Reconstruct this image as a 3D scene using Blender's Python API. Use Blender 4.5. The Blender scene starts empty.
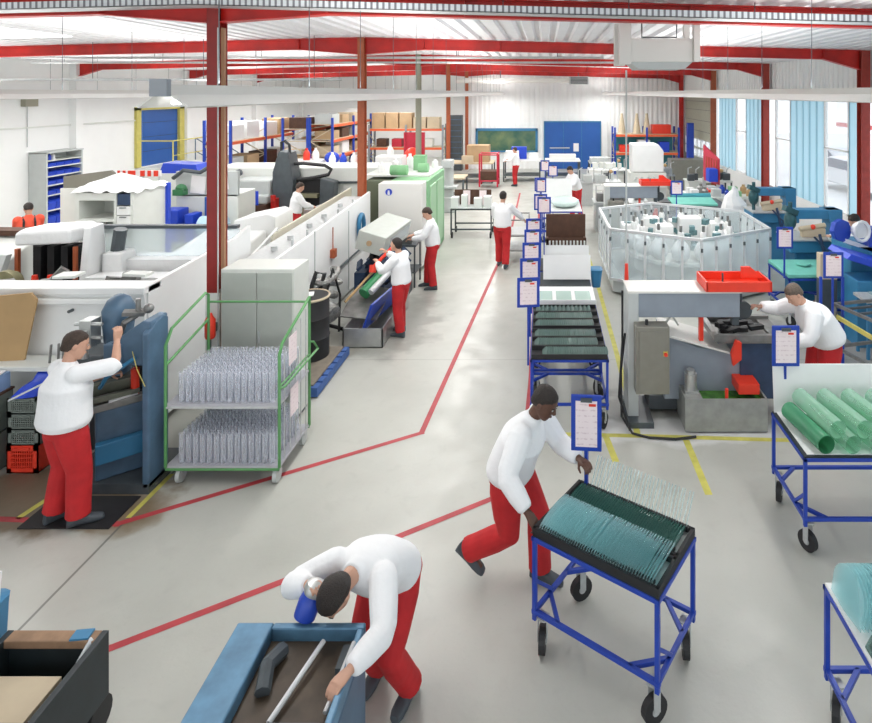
import bpy, bmesh, math, random
from mathutils import Vector, Matrix, Quaternion
random.seed(7)
C = bpy.context.scene.collection
V = Vector
PI = math.pi
H, F, VX, VY = 4.0, 600.0, 545.0, 93.0     # eye height, focal length in px, vanishing point

def G(px, py, z=0.0):
    Y = F * (H - z) / (py - VY)
    return (px - VX) * Y / F, Y
def X_(px, Y): return (px - VX) * Y / F
def Z_(py, Y): return H - (py - VY) * Y / F

OFF = {}
def tag(o, label=None, cat=None, group=None, kind=None):
    if label: o['label'] = label
    if cat: o['category'] = cat
    if group: o['group'] = group
    if kind: o['kind'] = kind
    return o
def thing(name, label, cat, loc=(0, 0, 0), rotz=0, group=None, world=True):
    o = bpy.data.objects.new(name, None); C.objects.link(o)
    o.location = loc; o.rotation_euler = (0, 0, rotz); o.empty_display_size = .1
    OFF[o.name] = V(loc) if (world and rotz == 0) else V((0, 0, 0))
    return tag(o, label, cat, group)
def copy_tree(o, parent=None):
    c = o.copy(); C.objects.link(c)
    if parent: c.parent = parent
    OFF[c.name] = OFF.get(o.name, V((0, 0, 0)))
    for ch in list(o.children): copy_tree(ch, c)
    return c

# ------------------------------------------------------------------ materials
def mat(name, col, rough=.5, metal=0, var=.0, scale=8, bump=0, bscale=60, alpha=None, emit=None, estr=0, spec=None, col2=None):
    m = bpy.data.materials.new(name); m.use_nodes = True
    nt = m.node_tree; N = nt.nodes; L = nt.links
    b = N['Principled BSDF']
    b.inputs['Base Color'].default_value = (*col, 1)
    b.inputs['Roughness'].default_value = rough; b.inputs['Metallic'].default_value = metal
    if spec is not None: b.inputs['Specular IOR Level'].default_value = spec
    tc = N.new('ShaderNodeTexCoord')
    if var or col2:
        n = N.new('ShaderNodeTexNoise'); n.inputs['Scale'].default_value = scale; n.inputs['Detail'].default_value = 5
        r = N.new('ShaderNodeMapRange'); r.inputs[1].default_value = .3; r.inputs[2].default_value = .7
        mx = N.new('ShaderNodeMix'); mx.data_type = 'RGBA'
        c2 = col2 if col2 else tuple(c * (1 - var) for c in col)
        mx.inputs[6].default_value = (*col, 1); mx.inputs[7].default_value = (*c2, 1)
        L.new(tc.outputs['Object'], n.inputs['Vector']); L.new(n.outputs['Fac'], r.inputs[0])
        L.new(r.outputs[0], mx.inputs[0]); L.new(mx.outputs[2], b.inputs['Base Color'])
    if bump:
        n2 = N.new('ShaderNodeTexNoise'); n2.inputs['Scale'].default_value = bscale; n2.inputs['Detail'].default_value = 4
        bp = N.new('ShaderNodeBump'); bp.inputs['Strength'].default_value = bump; bp.inputs['Distance'].default_value = .02
        L.new(tc.outputs['Object'], n2.inputs['Vector']); L.new(n2.outputs['Fac'], bp.inputs['Height']); L.new(bp.outputs[0], b.inputs['Normal'])
    if emit:
        b.inputs['Emission Color'].default_value = (*emit, 1); b.inputs['Emission Strength'].default_value = estr
    return m
def thin_glass(name, tint, fac, rough=.05, scol=(.9, .95, .95), scatter=0):
    m = bpy.data.materials.new(name); m.use_nodes = True
    nt = m.node_tree; N = nt.nodes; L = nt.links; N.clear()
    o = N.new('ShaderNodeOutputMaterial'); mx = N.new('ShaderNodeMixShader'); t = N.new('ShaderNodeBsdfTransparent')
    p = N.new('ShaderNodeBsdfPrincipled'); p.inputs['Base Color'].default_value = (*scol, 1); p.inputs['Roughness'].default_value = rough
    t.inputs['Color'].default_value = (*tint, 1)
    lw = N.new('ShaderNodeLayerWeight'); lw.inputs['Blend'].default_value = .35
    mr = N.new('ShaderNodeMapRange'); mr.inputs[3].default_value = fac; mr.inputs[4].default_value = min(1, fac + .5)
    L.new(lw.outputs['Facing'], mr.inputs[0]); L.new(mr.outputs[0], mx.inputs[0])
    if scatter:
        tr = N.new('ShaderNodeBsdfTranslucent'); tr.inputs['Color'].default_value = (*scol, 1)
        m2 = N.new('ShaderNodeMixShader'); m2.inputs[0].default_value = scatter
        L.new(p.outputs[0], m2.inputs[1]); L.new(tr.outputs[0], m2.inputs[2]); p = m2
    L.new(t.outputs[0], mx.inputs[1]); L.new(p.outputs[0], mx.inputs[2]); L.new(mx.outputs[0], o.inputs['Surface'])
    return m

M = {}
M['red'] = mat('red_paint', (.60, .016, .010), .4, var=.35, scale=3)
M['redbright'] = mat('bright_red_paint', (.80, .045, .018), .4, var=.1)
M['orange'] = mat('orange_beam', (.75, .13, .04), .5, var=.1)
M['maroon'] = mat('deep_red_paint', (.27, .014, .010), .45, var=.2)
M['rust'] = mat('orange_brown_paint', (.42, .10, .035), .5, var=.2)
M['roof'] = mat('roof_sheet', (.84, .84, .86), .45, var=.06, scale=2)
M['white'] = mat('white_paint', (.82, .83, .82), .45, var=.05, scale=3)
M['wallw'] = mat('white_wall', (.86, .87, .86), .6, var=.03, scale=2)
M['offw'] = mat('cream_white_paint', (.72, .74, .70), .5, var=.07, scale=3)
M['lgrey'] = mat('light_grey_paint', (.52, .55, .54), .5, var=.08, scale=4)
M['grey'] = mat('grey_paint', (.30, .33, .36), .45, var=.12, scale=4)
M['dgrey'] = mat('dark_grey_paint', (.075, .09, .10), .45, var=.2)
M['black'] = mat('black_rubber', (.018, .018, .02), .6, var=.3)
M['brown'] = mat('dark_brown_board', (.10, .045, .025), .7, var=.3)
M['tan'] = mat('tan_board', (.46, .30, .14), .7, var=.12, scale=4)
M['carton'] = mat('cardboard', (.50, .35, .20), .8, var=.15, scale=3)
M['cartonl'] = mat('pale_cardboard', (.62, .52, .37), .8, var=.15, scale=3)
M['steel'] = mat('brushed_steel', (.55, .56, .55), .35, .7, var=.15, scale=10)
M['dsteel'] = mat('worn_steel', (.28, .28, .27), .42, .6, var=.35, scale=8)
M['galv'] = mat('galvanised_metal', (.55, .57, .57), .45, .35, var=.15, scale=20)
M['alu'] = mat('aluminium_profile', (.70, .72, .73), .4, .3, var=.05)
M['blue'] = mat('cart_blue_paint', (.012, .055, .42), .4, var=.15)
M['bluebin'] = mat('blue_plastic', (.015, .06, .55), .45, var=.1)
M['bluedoor'] = mat('blue_door', (.015, .10, .38), .5, var=.1, scale=2)
M['mill'] = mat('blue_grey_machine_paint', (.085, .16, .25), .42, var=.3, scale=5)
M['bmach'] = mat('mid_blue_machine_paint', (.035, .20, .38), .45, var=.15, scale=4)
M['navy'] = mat('navy_steel', (.03, .06, .13), .5, var=.3)
M['green'] = mat('green_tube_paint', (.10, .30, .10), .45, var=.12)
M['mgreen'] = mat('machine_green', (.24, .50, .26), .5, var=.15)
M['teal'] = mat('teal_cloth', (.16, .52, .43), .55, var=.12)
M['tealp'] = mat('teal_panel', (.05, .30, .36), .5, var=.1)
M['yellow'] = mat('yellow_paint', (.62, .55, .14), .5, var=.15)
M['paper'] = mat('white_paper', (.82, .80, .80), .8)
M['coolant'] = mat('green_coolant', (.08, .26, .035), .15, var=.5, scale=14)
M['skin'] = mat('skin', (.58, .33, .23), .55, var=.08, scale=30)
M['skind'] = mat('dark_skin', (.115, .052, .032), .5, var=.15, scale=30)
M['hair'] = mat('dark_hair', (.022, .014, .010), .6, var=.5, scale=60, bump=.5, bscale=150)
M['hairb'] = mat('brown_hair', (.055, .032, .020), .6, var=.5, scale=60, bump=.5, bscale=150)
M['hairg'] = mat('greying_hair', (.16, .12, .09), .6, var=.5, scale=60, bump=.5, bscale=150)
M['shirt'] = mat('white_cotton', (.84, .85, .86), .85, bump=.6, bscale=9)
M['trouser'] = mat('red_cotton', (.58, .018, .022), .8, var=.25, scale=6, bump=.5, bscale=9)
M['shoe'] = mat('grey_shoe', (.07, .085, .10), .6, var=.2)
M['vest'] = mat('orange_red_cloth', (.85, .10, .05), .8)
M['lamp'] = mat('lamp_tube', (.9, .9, .9), .4, emit=(1, 1, 1), estr=6)
M['film'] = mat('white_plastic_film', (.78, .79, .79), .4, bump=.8, bscale=6)
M['bottle'] = thin_glass('clear_glass_tube', (.97, .98, .99), .13, .08, (.86, .87, .92))
M['pane'] = thin_glass('guard_pane', (.90, .94, .96), .22, .15)
M['winglass'] = thin_glass('window_glass', (.97, .98, 1), .05, .05)
M['plate'] = thin_glass('green_glass_plate', (.62, .86, .82), .16, .1, (.45, .75, .74))
M['plateb'] = thin_glass('blueish_glass_plate', (.88, .97, .97), .09, .1, (.72, .90, .93), .5)
M['tubeg'] = thin_glass('green_glass_tube', (.50, .80, .62), .30, .08, (.40, .72, .55))
M['plated'] = thin_glass('dark_glass_plate', (.50, .74, .70), .26, .12, (.20, .40, .36), .4)
M['plateg'] = thin_glass('grey_glass_plate', (.58, .72, .69), .26, .12, (.30, .40, .375), .3)
M['tankgrey'] = mat('galvanised_tank', (.36, .37, .35), .5, .2, var=.25)
M['tray'] = mat('black_tray', (.02, .03, .035), .5, var=.3)

# ------------------------------------------------------------------ mesh builder
SPLIT = {'leg', 'hanger', 'cradle', 'clamp', 'upright', 'bolt', 'blue_box', 'column', 'side_post', 'post', 'paper_sheet', 'side_bar', 'knob', 'strut', 'guide_rod', 'rim_plate', 'side_window', 'holder', 'white_flask', 'station_housing', 'hinge', 'side_door', 'storage_pocket', 'door', 'leg_post', 'push_bar', 'lamp_tube', 'roller', 'slat', 'equipment_box', 'pipe', 'motor', 'glass_piece', 'tray_side', 'tray_bottom', 'step', 'panel_joint', 'shelf_rail', 'brace', 'beam', 'window', 'red_band', 'fixture_block', 'fixture', 'valve_block', 'roller_unit'}
class MB:
    def __init__(s): s.bm = bmesh.new(); s.single = False
    def _x(s, vs, mtx):
        for v in vs: v.co = mtx @ v.co
    def box(s, x0, x1, y0, y1, z0, z1):
        r = bmesh.ops.create_cube(s.bm, size=1)
        for v in r['verts']:
            v.co = V(((x0 + x1) / 2 + v.co.x * (x1 - x0), (y0 + y1) / 2 + v.co.y * (y1 - y0), (z0 + z1) / 2 + v.co.z * (z1 - z0)))
        return s
    def boxr(s, c, size, rot):               # rot: Matrix 3x3 or euler tuple
        R = rot if isinstance(rot, Matrix) else Matrix.Rotation(rot[2], 3, 'Z') @ Matrix.Rotation(rot[1], 3, 'Y') @ Matrix.Rotation(rot[0], 3, 'X')
        r = bmesh.ops.create_cube(s.bm, size=1)
        for v in r['verts']: v.co = V(c) + R @ V((v.co.x * size[0], v.co.y * size[1], v.co.z * size[2]))
        return s
    def rod(s, p0, p1, r0, r1=None, seg=10):
        p0, p1 = V(p0), V(p1); d = p1 - p0; L = d.length
        if L < 1e-6: return s
        r = bmesh.ops.create_cone(s.bm, cap_ends=True, segments=seg, radius1=r0, radius2=r0 if r1 is None else r1, depth=L)
        q = d.to_track_quat('Z', 'Y').to_matrix(); c = (p0 + p1) / 2
        for v in r['verts']: v.co = c + q @ v.co
        return s
    def bar(s, p0, p1, w, h=None):            # square bar
        p0, p1 = V(p0), V(p1); d = p1 - p0; h = h or w
        q = d.to_track_quat('Z', 'Y').to_matrix() if abs(d.normalized().z) > .99 else None
        if q is None:
            z = d.normalized(); x = z.cross(V((0, 0, 1))).normalized(); y = x.cross(z)
            q = Matrix((x, y, z)).transposed()
        r = bmesh.ops.create_cube(s.bm, size=1); c = (p0 + p1) / 2
        for v in r['verts']: v.co = c + q @ V((v.co.x * w, v.co.y * h, v.co.z * d.length))
        return s
    def sphere(s, c, r, sc=(1, 1, 1), seg=14, rot=None):
        k = bmesh.ops.create_uvsphere(s.bm, u_segments=seg, v_segments=max(6, seg * 2 // 3), radius=r)
        for v in k['verts']:
            p = V((v.co.x * sc[0], v.co.y * sc[1], v.co.z * sc[2]))
            if rot: p = rot @ p
            v.co = V(c) + p
        return s
    def tube(s, pts, rad, seg=8, closed=False, ell=None, up=None):
        pts = [V(p) for p in pts]; n = len(pts)
        if not hasattr(rad, '__len__'): rad = [rad] * n
        rings = []; prev = None
        for i, p in enumerate(pts):
            a = pts[i - 1] if i > 0 else (pts[-1] if closed else p); b = pts[(i + 1) % n] if (i < n - 1 or closed) else p
            t = (b - a).normalized()
            if up is not None: x = V(up).cross(t)
            elif prev is None: x = t.orthogonal()
            else: x = prev - t * prev.dot(t)
            if x.length < 1e-5: x = t.orthogonal()
            x.normalize(); prev = x; y = t.cross(x)
            e = ell[i] if ell else 1
            rings.append([s.bm.verts.new(p + x * math.cos(2 * PI * k / seg) * rad[i] + y * math.sin(2 * PI * k / seg) * rad[i] * e) for k in range(seg)])
        m = n if closed else n - 1
        for i in range(m):
            A, B = rings[i], rings[(i + 1) % n]
            for k in range(seg): s.bm.faces.new((A[k], A[(k + 1) % seg], B[(k + 1) % seg], B[k]))
        if not closed:
            s.bm.faces.new(rings[0][::-1]); s.bm.faces.new(rings[-1])
        return s
    def loft(s, rings):                       # rings: list of lists of points
        R = [[s.bm.verts.new(V(p)) for p in r] for r in rings]; n = len(R[0])
        for A, B in zip(R, R[1:]):
            for k in range(n): s.bm.faces.new((A[k], A[(k + 1) % n], B[(k + 1) % n], B[k]))
        s.bm.faces.new(R[0][::-1]); s.bm.faces.new(R[-1]); return s
    def lathe(s, c, prof, seg=16, axis=None):
        c = V(c); q = V(axis).to_track_quat('Z', 'Y').to_matrix() if axis else Matrix.Identity(3)
        R = []
        for r, z in prof: R.append([s.bm.verts.new(c + q @ V((r * math.cos(2 * PI * k / seg), r * math.sin(2 * PI * k / seg), z))) for k in range(seg)])
        for A, B in zip(R, R[1:]):
            for k in range(seg): s.bm.faces.new((A[k], A[(k + 1) % seg], B[(k + 1) % seg], B[k]))
        s.bm.faces.new(R[0][::-1]); s.bm.faces.new(R[-1]); return s
    def prism(s, poly, axis, a, b):           # poly in the two other axes (in x,y,z order)
        def p3(p, t): return {'x': (t, p[0], p[1]), 'y': (p[0], t, p[1]), 'z': (p[0], p[1], t)}[axis]
        A = [s.bm.verts.new(p3(p, a)) for p in poly]; B = [s.bm.verts.new(p3(p, b)) for p in poly]; n = len(poly)
        for k in range(n): s.bm.faces.new((A[k], A[(k + 1) % n], B[(k + 1) % n], B[k]))
        s.bm.faces.new(A[::-1]); s.bm.faces.new(B); return s
    def quad(s, *ps):
        s.bm.faces.new([s.bm.verts.new(V(p)) for p in ps]); return s
    def build(s, name, m, parent=None, bevel=0, smooth=False, kind=None, label=None):
        if name in SPLIT and not s.single:
            vs = list(s.bm.verts); seen = set(); comps = []
            for v in vs:
                if v in seen: continue
                st = [v]; seen.add(v); c = []
                while st:
                    q = st.pop(); c.append(q)
                    for e in q.link_edges:
                        w = e.other_vert(q)
                        if w not in seen: seen.add(w); st.append(w)
                comps.append(c)
            if len(comps) > 1:
                first = None
                for c in comps:
                    m2 = MB(); m2.single = True; mp = {v: m2.bm.verts.new(v.co) for v in c}; fs = {f for v in c for f in v.link_faces}
                    for f in fs: m2.bm.faces.new([mp[v] for v in f.verts])
                    o = m2.build(name, m, parent, bevel, smooth, kind, label); first = first or o
                s.bm.free(); return first
        bmesh.ops.recalc_face_normals(s.bm, faces=s.bm.faces)
        off = OFF.get(parent.name, V((0, 0, 0))) if parent else V((0, 0, 0))
        if off.length: bmesh.ops.translate(s.bm, verts=s.bm.verts, vec=-off)
        me = bpy.data.meshes.new(name); s.bm.to_mesh(me); s.bm.free()
        me.materials.append(m if not isinstance(m, str) else M[m])
        if smooth:
            me.polygons.foreach_set('use_smooth', [True] * len(me.polygons))
            try: me.set_sharp_from_angle(angle=math.radians(40))
            except Exception: pass
        o = bpy.data.objects.new(name, me); C.objects.link(o)
        if parent: o.parent = parent
        OFF[o.name] = off
        if bevel:
            b = o.modifiers.new('bevel', 'BEVEL'); b.width = bevel; b.segments = 2; b.limit_method = 'ANGLE'
        if kind: o['kind'] = kind
        if label: o['label'] = label
        return o
def S(name, m, mb, parent=None, **k):
    return mb.build(name, m, parent, kind='structure' if parent is None else None, **k)
def single(name, m, mb, label, cat, group=None, loc=None, **k):      # a thing that is one mesh, origin at loc
    if loc is not None:
        bmesh.ops.translate(mb.bm, verts=mb.bm.verts, vec=-V(loc))
    o = mb.build(name, m, None, **k)
    if loc is not None: o.location = loc
    return tag(o, label, cat, group)
# ================================================================== SHELL
XR, XL, XM, YB, YBL, YN = 7.32, -15.3, -4.1, 31.7, 37.6, -5.0
FR = [1.45, 7.45, 13.45, 19.45, 25.45, 31.45]
def roofz(x): return 5.25 - .026 * abs(x - XM)
def beamz(x): return 5.0 - .024 * abs(x - XM)

# floor
def floor_mat():
    m = bpy.data.materials.new('concrete_floor'); m.use_nodes = True
    nt = m.node_tree; N = nt.nodes; L = nt.links; b = N['Principled BSDF']; b.inputs['Roughness'].default_value = .42
    tc = N.new('ShaderNodeTexCoord')
    def noise(sc, det=5, dist=0):
        n = N.new('ShaderNodeTexNoise'); n.inputs['Scale'].default_value = sc; n.inputs['Detail'].default_value = det; n.inputs['Distortion'].default_value = dist
        L.new(tc.outputs['Object'], n.inputs['Vector']); return n.outputs['Fac']
    def mr(x, a, b_, c=0, d=1):
        r = N.new('ShaderNodeMapRange'); r.inputs[1].default_value = a; r.inputs[2].default_value = b_; r.inputs[3].default_value = c; r.inputs[4].default_value = d
        L.new(x, r.inputs[0]); return r.outputs[0]
    def mix(f, a, c):
        x = N.new('ShaderNodeMix'); x.data_type = 'RGBA'
        L.new(f, x.inputs[0])
        if isinstance(a, tuple): x.inputs[6].default_value = (*a, 1)
        else: L.new(a, x.inputs[6])
        x.inputs[7].default_value = (*c, 1); return x.outputs[2]
    def mth(op, a, b_=None, clamp=False):
        x = N.new('ShaderNodeMath'); x.operation = op; x.use_clamp = clamp
        for i, v in enumerate((a, b_)):
            if v is None: continue
            if isinstance(v, (int, float)): x.inputs[i].default_value = v
            else: L.new(v, x.inputs[i])
        return x.outputs[0]
    c = mix(mr(noise(.7, 6), .35, .7), (.50, .505, .46), (.41, .415, .375))
    c = mix(mr(noise(5, 8, .5), .55, .8, 0, .35), c, (.36, .36, .33))
    c = mix(mr(noise(40, 3), .6, .8, 0, .25), c, (.35, .35, .32))
    sp = N.new('ShaderNodeSeparateXYZ'); L.new(tc.outputs['Object'], sp.inputs[0])
    def spot(cx, cy, rx, ry, col, k, c):
        dx = mth('POWER', mth('DIVIDE', mth('SUBTRACT', sp.outputs[0], cx), rx), 2)
        dy = mth('POWER', mth('DIVIDE', mth('SUBTRACT', sp.outputs[1], cy), ry), 2)
        d = mth('ADD', mth('SQRT', mth('ADD', dx, dy)), mth('MULTIPLY', mth('SUBTRACT', noise(2.2, 5), .5), 1.6))
        return mix(mr(d, .75, 1.05, k, 0), c, col)
    c = spot(-5.0, 5.9, 1.3, .55, (.13, .085, .04), .85, c)       # oily stain at the mill
    c = spot(-4.0, 5.75, .45, .4, (.22, .16, .09), .6, c)
    c = spot(1.9, 7.6, 1.5, .7, (.16, .16, .15), .55, c)          # grime below the saw
    c = spot(1.6, 7.1, 1.2, .3, (.85, .85, .85), .5, c)           # glass dust
    c = spot(-2.6, 10.4, .8, 1.5, (.22, .22, .20), .6, c)
    c = spot(-3.4, 9.6, .7, .8, (.25, .24, .20), .6, c)
    c = spot(4.4, 9.2, 1.2, 1.5, (.20, .20, .20), .7, c)
    # joints cut in the slab
    jx = None
    for x in (-3.92, -8.4):
        d = mr(mth('ABSOLUTE', mth('ADD', mth('SUBTRACT', sp.outputs[0], x), mth('MULTIPLY', mth('SUBTRACT', noise(3, 2), .5), .012))), .008, .014, 1, 0)
        jx = d if jx is None else mth('MAXIMUM', jx, d)
    for y in (9.0, 13.2, 17.5, 22, 26.5):
        jx = mth('MAXIMUM', jx, mr(mth('ABSOLUTE', mth('SUBTRACT', sp.outputs[1], y)), .008, .014, .35, 0))
    c = mix(mth('MULTIPLY', jx, .75), c, (.10, .10, .09))
    L.new(c, b.inputs['Base Color'])
    L.new(mr(noise(3, 4), .3, .7, .28, .5), b.inputs['Roughness'])
    bp = N.new('ShaderNodeBump'); bp.inputs['Strength'].default_value = .12; bp.inputs['Distance'].default_value = .01
    L.new(noise(30, 6), bp.inputs['Height']); L.new(bp.outputs[0], b.inputs['Normal'])
    return m
S('floor', floor_mat(), MB().box(XL - .2, XR + .2, YN, YBL + .2, -.2, 0))

# ceiling of trapezoid sheet, ribs along the hall
def roof_half(xa, xb, y0, y1):
    mb = MB(); pitch = .31; d = .065
    x = xa; top = []; step = pitch if xb > xa else -pitch
    sg = 1 if xb > xa else -1
    pts = []
    while (xb - x) * sg > .01:
        for f, z in ((0, 0), (.50, 0), (.60, d), (.90, d)):
            xx = x + step * f
            if (xx - xb) * sg <= 0: pts.append((xx, roofz(xx) + z))
        x += step
    pts.append((xb, roofz(xb)))
    low = pts; up = [(p[0], p[1] + .02) for p in pts[::-1]]
    v0 = [mb.bm.verts.new((p[0], y0, p[1])) for p in pts]; v1 = [mb.bm.verts.new((p[0], y1, p[1])) for p in pts]
    for k in range(len(pts) - 1): mb.bm.faces.new((v0[k], v0[k + 1], v1[k + 1], v1[k]))
    # upper skin makes it a slab
    w = [mb.bm.verts.new(p) for p in ((xa, y0, roofz(xa) + .25), (xb, y0, roofz(xb) + .25), (xb, y1, roofz(xb) + .25), (xa, y1, roofz(xa) + .25))]
    mb.bm.faces.new(w)
    return mb
S('ceiling', 'roof', roof_half(XM, XR, YN, YBL + .2))
S('ceiling', 'roof', roof_half(XM, XL, YN, YBL + .2))

# walls
def corr_wall(name, m, x0, x1, y, z0, z1, pitch=.25, d=.03, holes=()):     # facing -Y, corrugation runs vertical
    mb = MB(); x = x0
    segs = [(x0, x1, z0, z1)]
    mb.box(x0, x1, y + d, y + .2, z0, z1)
    while x < x1 - .02:
        xe = min(x + pitch * .62, x1)
        mb.prism([(x, y + d), (x + .03, y), (xe - .03, y), (xe, y + d)], 'z', z0, z1)
        x += pitch
    return S(name, m, mb)
corr_wall('wall_back', 'wallw', XM - .1, XR + .2, YB, 0, 5.3)
S('wall_back_left', 'wallw', MB().box(XL - .2, XM + .1, YBL, YBL + .2, 0, 5.4))
S('wall_divider', 'wallw', MB().box(XM - .1, XM + .05, YB + .2, YBL, 0, 5.4))
S('wall_left', 'wallw', MB().box(XL - .2, XL, YN, 22.55, 0, 5.3).box(XL - .2, XL, 25.2, YBL, 0, 5.3).box(XL - .2, XL, 22.55, 25.2, 3.45, 5.3).box(XL - .2, XL, 22.55, 25.2, 0, 1.2))
for i, y in enumerate(FR[1:] + [37.4]):
    S('trim_%d' % (20 + i), 'wallw', MB().box(XL, XL + .22, y - .15, y + .15, 0, 4.95))
S('trim_30', 'offw', MB().box(XL, XL + .05, YN, 22.5, 2.95, 3.0))     # thin cable duct on the left wall
# right wall: parapet, upper sheeting, window bands
SILL, WT = 1.0, 3.92
mb = MB().box(XR, XR + .18, YN, YB + .2, 0, SILL)
mb.box(XR, XR + .18, 25.9, 26.6, SILL, WT).box(XR, XR + .18, 31.2, YB + .2, SILL, WT)
S('wall_right', 'wallw', mb)
mb = MB(); y = YN
mb.box(XR + .03, XR + .18, YN, YB + .2, WT, 5.3)
while y < YB:
    mb.prism([(XR + .03, y), (XR, y + .03), (XR, y + .13), (XR + .03, y + .16)], 'z', WT, 5.2); y += .25
S('wall_right_upper', 'wallw', mb)

# sky-blue translucent panels between clear panes (daylight comes through both)
def poly_mat():
    m = bpy.data.materials.new('blue_polycarbonate'); m.use_nodes = True
    nt = m.node_tree; N = nt.nodes; L = nt.links; N.clear()
    o = N.new('ShaderNodeOutputMaterial'); t = N.new('ShaderNodeBsdfTranslucent'); d = N.new('ShaderNodeBsdfDiffuse'); a = N.new('ShaderNodeAddShader'); mx = N.new('ShaderNodeMixShader')
    t.inputs[0].default_value = (.70, .86, .92, 1); d.inputs[0].default_value = (.55, .70, .77, 1)
    mx.inputs[0].default_value = .35
    L.new(t.outputs[0], mx.inputs[1]); L.new(d.outputs[0], mx.inputs[2]); L.new(mx.outputs[0], o.inputs[0])
    return m
M['poly'] = poly_mat()
wn = 0
def clear_win(y0, y1):
    global wn; wn += 1
    w = S('window_%d' % wn, 'white', MB().box(XR + .02, XR + .1, y0, y0 + .06, SILL, WT).box(XR + .02, XR + .1, y1 - .06, y1, SILL, WT)
          .box(XR + .02, XR + .1, y0, y1, WT - .06, WT).box(XR + .02, XR + .1, y0, y1, SILL, SILL + .06).box(XR + .02, XR + .1, y0, y1, 2.55, 2.59))
    MB().box(XR + .05, XR + .058, y0 + .05, y1 - .05, SILL + .05, WT - .05).build('pane', 'winglass', w)
def blue_win(y0, y1):
    global wn; wn += 1
    mb = MB(); y = y0; n = max(1, round((y1 - y0) / .45)); p = (y1 - y0) / n
    for k in range(n):
        a = y0 + k * p
        mb.prism([(XR + .06, a + .02), (XR + .02, a + .06), (XR + .02, a + p - .06), (XR + .06, a + p - .02), (XR + .065, a + p - .02), (XR + .03, a + p - .065), (XR + .03, a + .065), (XR + .065, a + .02)], 'z', SILL, WT)
    w = S('window_%d' % wn, 'poly', mb)
    mb = MB()
    for k in range(n + 1): mb.box(XR + .03, XR + .09, y0 + k * p - .02, y0 + k * p + .02, SILL, WT)
    mb.build('glazing_bar', 'bmach_light' if 'bmach_light' in M else 'alu', w)
M['bmach_light'] = mat('pale_blue_frame', (.25, .50, .62), .5)
for a, b, f in ((.5, 3, 0), (3, 4.2, 1), (4.2, 7.1, 0), (7.8, 8.7, 0), (8.7, 9.9, 1), (9.9, 13.0, 0), (13.85, 14.5, 0), (14.5, 15.8, 1), (15.8, 17.95, 0), (17.95, 19.15, 1),
                (19.8, 20.7, 0), (20.7, 20.7, 0), (20.7, 21.9, 0), (21.9, 23.1, 1), (23.1, 25.3, 0)):
    if b - a < .1: continue
    (clear_win if f else blue_win)(a, b)
# sectional gate at the far right with two strips of panes
g = S('door_1', mat('olive_gate', (.36, .36, .28), .6, var=.1), MB().box(XR - .02, XR + .06, 26.6, 31.2, 0, .95).box(XR - .02, XR + .06, 26.6, 31.2, 1.34, 1.42).box(XR - .02, XR + .06, 26.6, 31.2, 1.80, WT))
mb = MB()
for z in (2.2, 2.7, 3.2, 3.6): mb.box(XR - .03, XR, 26.6, 31.2, z, z + .02)
mb.build('panel_joint', 'dgrey', g)
for z0, z1 in ((.95, 1.34), (1.42, 1.80)):
    mb = MB()
    for k in range(7): y = 26.6 + k * 4.6 / 6; mb.box(XR - .02, XR + .05, max(26.6, y - .03), min(31.2, y + .03), z0, z1)
    mb.build('mullion', 'white', g)
    MB().box(XR + .02, XR + .03, 26.6, 31.2, z0, z1).build('pane', 'winglass', g)

# back wall door, window and frame
d = S('door_2', 'bluedoor', MB().box(0, 2.9, YB - .06, YB, 0, 2.45))
mb = MB()
for x in (.97, 1.93): mb.box(x - .01, x + .01, YB - .075, YB - .05, 0, 2.45)
mb.box(-.06, 0, YB - .09, YB, 0, 2.5).box(2.9, 2.96, YB - .09, YB, 0, 2.5).box(-.06, 2.96, YB - .09, YB, 2.45, 2.52)
mb.build('door_frame', 'bmach', d)
MB().box(.25, 1.3, YB - .10, YB - .05, 1.08, 1.13).box(.25, .8, YB - .10, YB - .05, .56, .60).build('push_bar', 'lgrey', d)
MB().box(1.5, 1.78, YB - .075, YB - .06, .92, 1.35).build('notice', 'paper', d)
S('trim_1', 'white', MB().box(3.0, 3.3, YB - .12, YB, 0, 2.5))
w = S('window_20', 'bmach', MB().box(-3.66, -3.54, YB - .08, YB, .9, 2.12).box(-.5, -.38, YB - .08, YB, .9, 2.12).box(-3.66, -.38, YB - .08, YB, 2.0, 2.14).box(-3.66, -.38, YB - .08, YB, .88, .96))
MB().box(-3.56, -.48, YB - .04, YB, .94, 2.02).build('pane', mat('dark_green_window', (.05, .13, .10), .12, var=.8, scale=2.2, col2=(.16, .22, .12)), w)
# raised blue door on the left wall with yellow frame
d = S('door_3', 'bluedoor', MB().box(XL - .1, XL - .02, 22.85, 25.0, 1.2, 3.35))
mb = MB()
for z in (1.75, 2.3, 2.85): mb.box(XL - .025, XL - .01, 22.85, 25.0, z, z + .02)
mb.build('panel_joint', 'navy', d)
MB().box(XL - .1, XL + .1, 22.35, 22.6, 1.2, 3.45).box(XL - .1, XL + .1, 25.0, 25.3, 1.2, 3.45).box(XL - .1, XL + .1, 22.35, 25.3, 3.35, 3.47).build('door_frame', 'yellow', d)

M['olive'] = mat('grey_olive_paint', (.30, .29, .22), .5)
M['brick'] = mat('brick_red_paint', (.40, .045, .03), .45, var=.25)
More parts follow.
